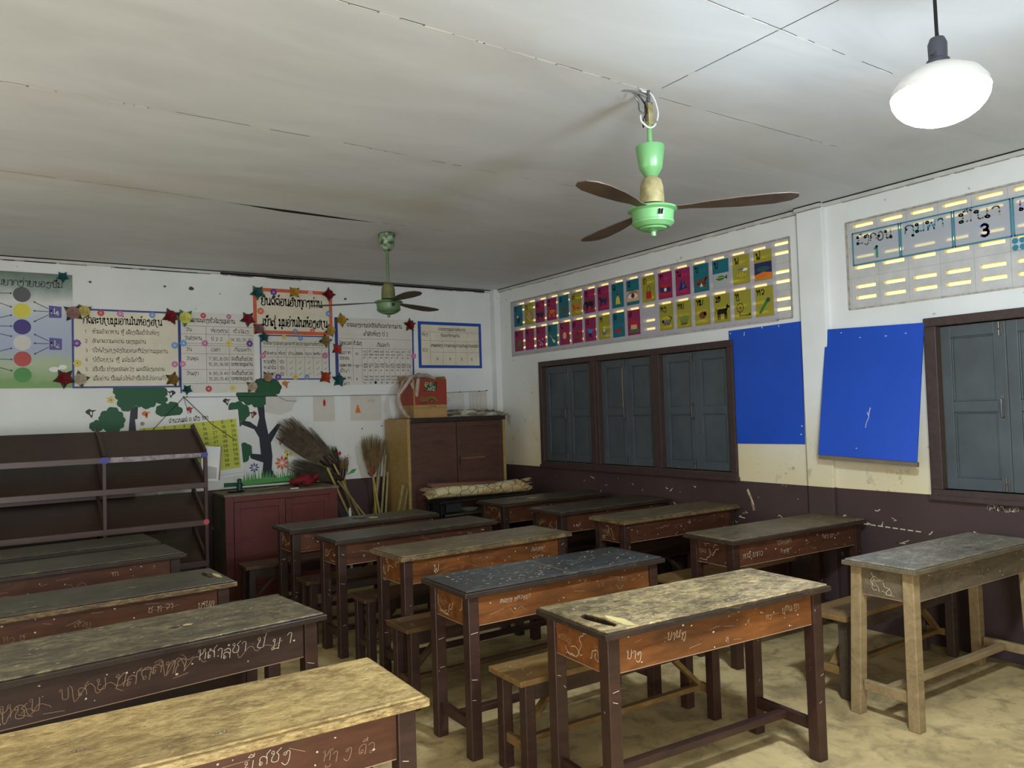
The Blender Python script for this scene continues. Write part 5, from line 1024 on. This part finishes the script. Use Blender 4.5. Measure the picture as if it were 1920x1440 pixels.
stick(t_, [(1.645, 2.50, .028, 'r'), (1.873, 2.50, .026, 'p'), (1.47, 2.241, .034, 'b'), (1.655, 2.245, .032, 'p'), (1.868, 2.25, .03, 'y'), (2.06, 2.25, .034, 'v'), (1.461, 2.053, .03, 'p'), (1.682, 1.825, .032, 'r'), (1.897, 1.83, .03, 'y')])
b = MB(); p = framed(b, 2.104, 2.352, 2.884, 2.788, M_PAPER, M_TOR, .03)
p.text('ຍິນດີຕ້ອນຮັບທຸກໆທ່ານ', .075, .275, .068, M_INK, H_, .14, fit=.61); p.text('ເຂົ້າສູ່ ມຸມອ່ານໃນຫ້ອງຮຽນ', .085, .075, .068, M_INK, H_, .14, fit=.65)
t_ = tag(b.build('welcome_poster'), 'orange bordered welcome poster with two lines of large writing', 'poster'); t_['_w'] = tuple(t_.location)
stick(t_, [(2.298, 2.757, .036, 'v'), (2.665, 2.765, .028, 'w'), (2.169, 2.566, .036, 'o'), (2.848, 2.57, .034, 'b'), (2.503, 2.384, .026, 'b'), (2.677, 2.39, .028, 'o')])
b = MB(); p = framed(b, 2.160, 1.910, 2.845, 2.338, M_PAPER2, M_TBL, .008)
p.text('ຕາຕະລາງນັກຮຽນອາສາຊ່ວຍວຽກມຸມອ່ານຫ້ອງປ2', .03, .335, .026, M_INK, H_, .12, fit=.60)
for v in (.315, .215): p.line([(.02, v), (.67, v)], .0025, M_RULE, H_)
for u in (.165, .25, .34, .43, .52, .61): p.line([(u, .315), (u, .03)], .0025, M_RULE, H_)
for u, tx in ((.03, 'ຊື່ນັກຮຽນ'), (.175, 'ຫ້ອງ'), (.265, 'ຈັນ'), (.345, 'ອັງຄານ'), (.44, 'ພຸດ'), (.525, 'ພະຫັດ'), (.62, 'ສຸກ')): p.text(tx, u, .24, .023, M_INK, H_, .13, fit=.125 if u < .1 else .07)
for k, (a, c) in enumerate((('ທ.ນາຍີງ', 'ປ3'), ('ທ.ຄຳໃຈ', 'ປ3'), ('ທ.ໃບຊາ', 'ປ2'))):
    v = .155-k*.058; p.text(a, .03, v, .026, M_INK, H_, .13, fit=.12); p.text(c, .185, v, .026, M_INK, H_, .13)
    for u in (.28, .37, .46, .55, .63): p.line([(u, v+.008), (u+.008, v), (u+.028, v+.024)], .003, M_INK, H_)
t_ = tag(b.build('volunteer_poster'), 'small grey poster of names and check marks below the welcome poster', 'poster'); t_['_w'] = tuple(t_.location)
stick(t_, [(2.39, 2.32, .026, 'y'), (2.554, 2.314, .028, 'b'), (2.183, 2.138, .03, 'p'), (2.80, 2.146, .034, 'p'), (2.325, 1.932, .034, 'v'), (2.495, 1.932, .03, 'y'), (2.61, 1.932, .028, 'b')])
b = MB(); p = framed(b, 2.912, 1.850, 3.803, 2.538, M_PAPER2, M_TBL, .03, 'l'); p.flat([(.86, 0), (.878, 0), (.886, .688), (.868, .688)], M_TBL, .0036)
p.text('ຕາຕະລາງການປະຕິບັດກິດຈະກຳການອ່ານ', .13, .595, .036, M_INK, H_, .12, fit=.62); p.text('ສຳລັບຫ້ອງ ປ 2', .31, .51, .036, M_INK, H_, .12, fit=.28)
for v in (.475, .375, .205, .195): p.line([(.035, v), (.86, v)], .0025, M_RULE, H_)
for u in (.185, .285): p.line([(u, .475), (u, .04)], .0025, M_RULE, H_)
p.text('ໄລຍະເວລາ', .045, .41, .032, M_INK, H_, .12, fit=.135); p.text('ຊົ່ວໂມງ', .195, .41, .032, M_INK, H_, .12, fit=.09); p.text('ກິດຈະກຳ', .46, .395, .034, M_INK, H_, .12, fit=.14)
for k, (a, c, m_) in enumerate((('ທັນວາ ຫາ', 'ມັງກອນ', '10'), ('ກຸມພາ ຫາ', 'ມີນາ', '10'), ('ມີນາ ຫາ', 'ເມສາ', '9'))):
    v = .315-k*.13; p.text(a, .045, v, .026, M_INK, H_, .13, fit=.12); p.text(c, .045, v-.055, .026, M_INK, H_, .13, fit=.10); p.text(m_, .215, v-.01, .026, M_INK, H_, .13)
    for j in range(9):
        for r_ in range(3): p.text(rword(3 if r_ < 2 else 2), .30+j*.062, v+.022-r_*.032, .014, M_INK, H_, .16, fit=.045 if r_ < 2 else .028)
for j in range(9): p.line([(.345+j*.062, .375), (.345+j*.062, .03)], .002, M_RULE, H_)
p.disc(.43, .022, .015, M_NAVY, H_, 12)
t_ = tag(b.build('activity_poster'), 'large grey activity timetable poster behind the far fan, blue tape at its left', 'poster'); t_['_w'] = tuple(t_.location)
stick(t_, [(3.79, 2.155, .034, 'p'), (2.94, 2.20, .03, 'r')])
b = MB(); p = wallplane(b, 3.851, 2.026); p.slab([(0, 0), (.803, .0), (.803, .508), (0, .508)], M_TBB, 0, .002); p.slab([(.034, .032), (.770, .03), (.770, .474), (.036, .474)], M_PAPER, .002, .003)
p.text('ຕາຕະລາງມຸມອ່ານຫ້ອງປ2', .25, .415, .026, M_INK, H_, .13, fit=.35); p.text('ຫ້ອງ', .045, .35, .028, M_INK, H_, .12, fit=.08); p.text('ກິດຈະກຳການອ່ານ', .28, .345, .028, M_INK, H_, .12, fit=.24)
for v in (.395, .30, .175): p.line([(.035, v) if v != .175 else (.145, v), (.770, v)], .0025, M_RULE, H_)
for u in (.145, .3, .46, .61): p.line([(u, .395 if u < .2 else .30), (u, .03)], .0025, M_RULE, H_)
for u, tx in ((.155, 'ອ່ານອອກສຽງ'), (.315, 'ອ່ານແບບຄູ່'), (.468, 'ອ່ານເປັນຄູ່'), (.62, 'ອ່ານຕາມໃຈ')): p.text(tx, u, .235, .026, M_INK, H_, .14, fit=.145)
p.text('ປ.2', .05, .18, .03, M_INK, H_, .13)
for u, tx in ((.22, '9'), (.38, '9'), (.53, '5'), (.66, '5')): p.text(tx, u, .085, .028, M_INK, H_, .14)
tag(b.build('blue_framed_poster'), 'cream table poster with a bright blue border nearest the corner', 'poster')
dr = (112, 24, 30); te = (34, 84, 84)
for lb, x, z, r, col, lf, st in [
 ('teal leaf star on the top right corner of the sky coloured chart', .527, 2.777, .03, te, te, True), ('mauve rose on the top left corner of the rules poster', .600, 2.477, .05, (150, 116, 110), (40, 50, 40), False),
 ('pale yellow rose beside the mauve one on the rules poster', .68, 2.495, .042, (182, 172, 104), (84, 92, 50), False), ('dark red rose on the top right corner of the rules poster', 1.367, 2.48, .048, dr, (60, 40, 36), False),
 ('yellow blossom on the top left corner of the timetable', 1.487, 2.472, .05, (204, 200, 110), (70, 100, 50), True), ('dark red rose on the top right corner of the timetable', 2.045, 2.482, .045, (120, 34, 44), (44, 54, 50), True),
 ('dark red rose on the bottom right corner of the sky coloured chart', .530, 1.923, .05, dr, (34, 50, 36), True), ('whitish rose on the bottom left corner of the rules poster', .645, 1.917, .045, (170, 160, 140), (60, 66, 48), False),
 ('brown gold rose on the bottom right corner of the rules poster', 1.375, 1.914, .042, (126, 96, 46), (58, 60, 44), True), ('teal leaf star on the bottom left corner of the timetable', 1.492, 1.82, .03, te, te, True),
 ('whitish rose on the bottom right corner of the timetable', 2.075, 1.842, .042, (176, 164, 144), (70, 72, 56), False), ('teal leaf cluster on the top left corner of the welcome poster', 2.141, 2.741, .045, te, (60, 84, 60), True),
 ('dark red rose on the top right corner of the welcome poster', 2.850, 2.764, .045, dr, (70, 40, 40), False), ('gold rose on the top edge of the welcome poster', 2.499, 2.765, .04, (176, 142, 46), (110, 92, 40), False),
 ('mauve rose on the bottom left corner of the welcome poster', 2.148, 2.394, .042, (130, 92, 90), (60, 60, 44), False), ('gold rose on the bottom right corner of the welcome poster', 2.861, 2.40, .042, (170, 146, 70), (90, 84, 44), False),
 ('teal leaf star on the top left corner of the small names poster', 2.194, 2.315, .034, te, te, True), ('old gold rose on the top right corner of the small names poster', 2.805, 2.295, .044, (134, 112, 60), (60, 66, 44), False),
 ('gold rose on the top left corner of the activity poster', 2.979, 2.51, .046, (166, 132, 50), (90, 80, 40), False), ('dark red rose on the top right corner of the activity poster', 3.749, 2.485, .045, dr, (40, 64, 48), True),
 ('red rose half way up the left edge of the activity poster', 2.925, 2.215, .04, (168, 56, 44), (70, 50, 40), False), ('teal leaf star on the bottom left corner of the activity poster', 2.935, 1.90, .045, te, (44, 60, 80), True),
 ('orange red rose on the bottom right corner of the small names poster', 2.795, 1.93, .045, (160, 62, 34), (80, 60, 34), False), ('pale brown rose on the bottom left corner of the small names poster', 2.22, 1.93, .04, (160, 138, 112), (70, 70, 48), False)]:
    rosette(lb, x, z, r, col, lf, st)

# ------------------------------------------------------------------ cut-out mural of trees, birds and flowers
M_LEAF = plain('dark green cut-out', (26, 84, 50), .55, .05); M_TRK = plain('blue black cut-out trunk', (24, 28, 42), .5, .05); M_GRASS = plain('bright grass cut-out', (84, 160, 78), .55, .08)
SH = {
'crown_a':[(0.902,1.847),(1.291,1.843),(1.329,1.795),(1.306,1.76),(1.331,1.723),(1.234,1.707),(1.19,1.667),(1.115,1.675),(1.072,1.687),(1.03,1.654),(0.993,1.637),(0.951,1.667),(0.931,1.737),(0.911,1.783),(0.896,1.824)],
'trunk_a':[(1.03,1.665),(1.088,1.681),(1.069,1.30),(1.06,1.0),(1.0,1.0),(1.008,1.445)],
'bush_a':[(0.71,1.515),(0.74,1.553),(0.786,1.563),(0.791,1.603),(0.843,1.647),(0.894,1.674),(0.935,1.639),(0.971,1.591),(0.975,1.533),(0.949,1.488),(0.892,1.462),(0.83,1.476),(0.821,1.505),(0.76,1.479),(0.72,1.492)],
'bush_b':[(1.233,1.648),(1.266,1.683),(1.333,1.693),(1.377,1.71),(1.421,1.667),(1.454,1.618),(1.364,1.591),(1.254,1.594)],
'crown_b':[(1.932,1.787),(2.102,1.784),(2.104,1.887),(2.136,1.914),(2.183,1.911),(2.255,1.914),(2.343,1.862),(2.345,1.805),(2.3,1.765),(2.315,1.709),(2.242,1.657),(2.194,1.671),(2.131,1.649),(2.069,1.674),(1.992,1.699),(1.939,1.747)],
'trunk_b':[(2.118,1.665),(2.186,1.663),(2.191,1.544),(2.22,1.383),(2.31,1.484),(2.337,1.466),(2.242,1.302),(2.255,1.174),(2.245,1.047),(2.287,0.961),(2.148,0.971),(2.167,1.116),(2.051,1.162),(2.036,1.21),(2.145,1.196),(2.132,1.355),(2.087,1.436),(1.965,1.488),(1.973,1.527),(2.05,1.509),(2.114,1.459),(2.136,1.545)],
'bush_c':[(1.854,1.655),(1.915,1.693),(1.991,1.676),(2.044,1.611),(2.02,1.549),(1.965,1.52),(1.957,1.465),(1.919,1.49),(1.898,1.6)],
'bush_d':[(1.961,1.301),(2.022,1.301),(2.06,1.24),(2.036,1.187),(1.981,1.128),(1.951,1.161)]}
def smooth(L, bulge=0):
    out = []; n = len(L)
    for k in range(n):
        a, c = L[k], L[(k+1) % n]; dx, dy = c[0]-a[0], c[1]-a[1]; out.append(a)
        for f_ in (.25, .5, .75): s_ = min(bulge, .022/max(1e-6, math.hypot(dx, dy)))*math.sin(PI*f_); out.append((a[0]+dx*f_+dy*s_, a[1]+dy*f_-dx*s_))
    return out
def area2(L): return sum(a[0]*c[1]-c[0]*a[1] for a, c in zip(L, L[1:]+L[:1]))
def cut(b, key, mat, bulge, h=0, th=.0018): 
    L = SH[key]; L = L if area2(L) > 0 else L[::-1]; wallplane(b, 0, 0).slab(smooth(L, bulge), mat, h, h+th)
t = wthing('cutout_tree', 'dark green paper tree on the left, flat topped, partly behind the bookshelf', 'wall decoration', (1.06, YB-.003, 1.0))
b = MB(); cut(b, 'trunk_a', M_TRK, 0, 0, .0010); b.build('trunk', t); b = MB(); cut(b, 'crown_a', M_LEAF, .28, .0001); b.build('crown', t)
b = MB(); cut(b, 'bush_a', M_LEAF, .28); b.build('lower_crown', t); b = MB(); cut(b, 'bush_b', M_LEAF, .28); b.build('lower_crown', t)
t = wthing('cutout_tree', 'dark paper tree with branching black trunk beside the brooms', 'wall decoration', (2.2, YB-.003, .96))
b = MB(); cut(b, 'trunk_b', M_TRK, 0, 0, .0010); b.build('trunk', t)
for k in ('crown_b', 'bush_c', 'bush_d'): b = MB(); cut(b, k, M_LEAF, .28, .0001); b.build('crown', t)
b = MB(); p = wallplane(b, 0, 0); p.slab([(1.80, .91), (2.52, .91), (2.52, .952), (2.4, .975), (2.3, .955), (2.1, .965), (1.95, .945), (1.80, .95)], M_LEAF, 0, .0015)
for k in range(44):
    x = 1.97+k*.0125; h = .03+.07*abs(math.sin(k*1.7))*(1.2 if k < 24 else .75); p.flat([(x-.009, .925), (x+.009, .925), (x+.006*math.sin(k*2.3), .95+h)], M_GRASS, .0022+.00002*k)
p.flat([(1.98, .915), (2.52, .93), (2.52, .955), (2.2, .945), (1.98, .94)], M_GRASS, .0032)
tag(b.build('grass_cutout'), 'strip of green paper grass at the foot of the branching paper tree', 'wall decoration')
def bloom(label, x, z, r, col, n, stem=0, leaf=False, petal=.34):
    b = MB(); p = wallplane(b, x, z)
    if stem: p.line([(0, 0), (.002, -stem)], .008, M_GRASS, .001)
    if leaf:
        for s_ in (-1, 1): p.flat([(0, -stem), (s_*.05, -stem+.05), (s_*.10, -stem+.055), (s_*.07, -stem+.015)][::s_], M_GRASS, .0012)
    for k in range(n):
        a = k*2*PI/n; ca, sa = math.cos(a), math.sin(a); p.flat([(r*.15*ca, r*.15*sa), (r*.6*ca-r*petal*.5*sa, r*.6*sa+r*petal*.5*ca), (r*ca, r*sa), (r*.6*ca+r*petal*.5*sa, r*.6*sa-r*petal*.5*ca)][::-1], col, .0015)
    p.disc(0, 0, r*.2, M_WHITE if n > 7 else M_BRN, .002, 10); return tag(b.build('cutout_flower'), label, 'wall decoration', 'paper flowers on the wall')
bloom('dark blue daisy left of the branching paper tree', 2.08, 1.074, .05, FC['n'], 8, .1); bloom('orange eight petalled flower right of the black paper trunk', 2.345, 1.101, .075, FC['o'], 8, .13, petal=.42)
bloom('yellow tulip above the orange flower', 2.40, 1.18, .05, M_YEL, 3, .18, petal=1.0); bloom('red flower with green cup between the brooms', 2.905, 1.16, .045, M_RED, 3, .2, petal=1.2)
bloom('pale pink flower with two broad leaves between the brooms', 3.01, 1.11, .045, FC['w'], 5, .17, True, .6); bloom('pale yellow flower beside the flat topped paper tree', .875, 1.738, .034, M_YEL, 5, 0, petal=.8)
def bird(label, x, z, s, col, col2=None, flip=1):
    b = MB(); p = wallplane(b, x, z); f = lambda L: (lambda Q: Q if area2(Q) > 0 else Q[::-1])([(u*s*flip, v*s) for u, v in L])
    p.flat(f([(-.6, .5), (-.2, .75), (.2, .5), (.9, .55), (.35, .15), (.3, -.5), (.1, -.85), (-.2, -.3), (-.7, .0), (-.8, .3)]), col, .0015)
    if col2: p.flat(f([(-.1, .3), (.25, .2), (.15, -.4), (-.05, -.2)]), col2, .002)
    return tag(b.build('cutout_bird'), label, 'wall decoration', 'paper birds on the wall')
M_PLUM = plain('plum black cut-out', (38, 26, 34), .5)
bird('black paper bird left of the flat topped paper tree', .721, 1.628, .05, M_PLUM, M_WHITE); bird('black paper bird right of the flat topped crown', 1.362, 1.783, .045, M_PLUM, M_WHITE, -1)
bird('orange paper bird beside the left trunk', 1.151, 1.603, .045, M_ORG, M_PLUM); bird('grey and red paper bird below the string peak', 1.517, 1.635, .04, M_RED, M_GREY)
bird('navy and yellow paper bird above the number chart', 1.840, 1.702, .045, M_NAVY, M_YEL); bird('dark red paper bird beside the branching crown', 2.079, 1.576, .045, plain('maroon cut-out', (96, 30, 44), .5), M_PINK, -1)
bird('orange paper bird right of the branching crown', 2.40, 1.86, .05, M_ORG, plain('teal cut-out', (90, 160, 160), .5)); bird('pink outlined paper butterfly right of the branches', 2.339, 1.313, .05, plain('rose cut-out', (176, 96, 100), .5), M_WHITE, -1)

# ------------------------------------------------------------------ number chart, string and children's drawings
def chart_mat(): return plain('chart yellow green', (198, 204, 70), .5, .05)
t = wthing('number_chart', 'tilted yellow number chart from 0 to 100 hanging behind the bookshelf', 'chart', (1.53, YB-.006, 1.0))
b = MB(); a = math.atan2(.065, .873); O = Vector((1.062, YB-.004, 1.565)); U = Vector((math.cos(a), 0, math.sin(a))); V = Vector((-math.sin(a), 0, math.cos(a)))
p = Plane(b, O-V*.62, U, V); p.sheet(0, 0, .88, .62, M_WHITE, 0, .002); p.sheet(.025, .075, .855, .535, chart_mat(), .002, .0026)
p.text('ຈຳນວນແຕ່ 0 ເຖິງ 100', .27, .555, .032, M_INK, .0034, .13, fit=.34); p.disc(.055, .575, .018, plain('faint crest', (160, 156, 140), .6), .0028, 12)
for r_ in range(11):
    for c_ in range(10):
        n_ = str(r_*10+c_)
        if r_ < 10 or c_ == 0: p.text(n_ if r_ < 10 else '100', .055+c_*.083, .502-r_*.0445, .026, M_INK, .0034, .13)
for r_ in range(1, 10): p.line([(.025, .535-r_*.0445), (.855, .535-r_*.0445)], .0015, plain('chart rule', (214, 216, 120), .5), .003)
p.line([(.02, .03), (.86, .028)], .002, M_RULE, .003); b.build('sheet', t)
b = MB(); pk = (1.463, YB-.012, 1.752)
b.tube([pk, (1.25, YB-.012, 1.52), (1.19, YB-.012, 1.45)], .003, M_INK, 5); b.tube([pk, (1.70, YB-.012, 1.50), (1.90, YB-.012, 1.35)], .003, M_INK, 5); b.tube([pk, (1.50, YB-.012, 1.60)], .002, M_INK, 5); b.build('hanging_string', t)
b = MB(); b.tube([(1.463, YB-.008, 1.752), (2.0, YB-.008, 1.748), (2.6, YB-.008, 1.742), (3.6, YB-.008, 1.742), (4.70, YB-.008, 1.768)], .0022, M_INK, 5)
for x, z in ((1.463, 1.755), (1.49, 1.755), (4.704, 1.772), (4.60, 1.764), (4.35, 1.76)): b.tube([(x, YB, z), (x, YB-.018, z)], .006, M_BLK, 6)
tag(b.build('string_line', smooth=True), 'thin dark string nailed along the back wall above the mural', 'string')
def drawing(label, x0, z0, x1, z1, fn=None, mat=None, off=.004):
    b = MB(); p = wallplane(b, x0, z0, off); W_, H2 = x1-x0, z1-z0; p.slab([(0, .006), (W_*.95, 0), (W_, .01), (W_, H2), (0, H2)], mat or M_PAPER2, 0, .0015)
    if fn: fn(p, W_, H2)
    return tag(b.build('drawing_sheet'), label, 'drawing', "children's drawings on the string")
M_THINP = plain('thin drawing paper', (206, 202, 192), .6, .05)
drawing('drawing with a red figure, left of the hanging drawings', 2.667, 1.487, 2.888, 1.744, lambda p, W_, H2: (p.disc(W_*.52, H2*.72, .014, M_RED, .002, 12, .034), p.disc(W_*.52, H2*.88, .008, M_PINK, .002, 8), p.line([(W_*.48, H2*.58), (W_*.5, H2*.66)], .003, M_RED, .002)), M_THINP)
drawing('narrow drawing with an orange triangle', 3.058, 1.482, 3.176, 1.75, lambda p, W_, H2: (p.flat([(.05, .08), (.11, .08), (.095, .13), (.07, .155)], M_ORG, .002), p.disc(.078, .15, .012, M_ORG, .0021, 8)), M_THINP)
drawing('drawing with faint grey marks overlapping the orange triangle one', 3.172, 1.478, 3.396, 1.748, lambda p, W_, H2: [p.line([(.07+.02*k, .19+.012*(k % 3)), (.08+.02*k, .2+.02*(k % 2))], .004, M_GREY, .002) for k in range(5)], M_THINP, .0055)
drawing('pale sheet half hidden behind the cake box', 3.45, 1.50, 3.64, 1.742, None, M_WHITE)
drawing('sheet with a faint pencil figure right of the cake box', 4.03, 1.50, 4.405, 1.752, lambda p, W_, H2: (p.scribble(.15, .06, .22, .2, M_RULE, .002, 2, .002), p.scribble(.26, .05, .32, .16, M_RULE, .002, 1, .002)), M_PAPER2)
drawing('sheet with faint vertical lines nearest the corner', 4.47, 1.50, 4.704, 1.762, lambda p, W_, H2: [p.line([(.05+.05*k, .02), (.05+.05*k, .24)], .002, M_RULE, .002) for k in range(3)], M_THINP)
b = MB(); p = wallplane(b, 0, 0, .006); L = [(2.19, 1.60), (2.33, 1.57), (2.44, 1.60), (2.46, 1.66), (2.505, 1.70), (2.49, 1.742), (2.20, 1.744), (2.2, 1.66)]; p.slab(L, plain('translucent grey bag', (206, 204, 196), .4, .06), 0, .004); p.line([(2.33, 1.735), (2.40, 1.70), (2.49, 1.695)], .006, M_RULE, .0045)
tag(b.build('plastic_bag'), 'faded pale plastic bag hanging on the string right of the branching crown', 'bag')

# ------------------------------------------------------------------ tidy up build helpers
for o in list(bpy.data.objects):
    if '_w' in o.keys(): del o['_w']
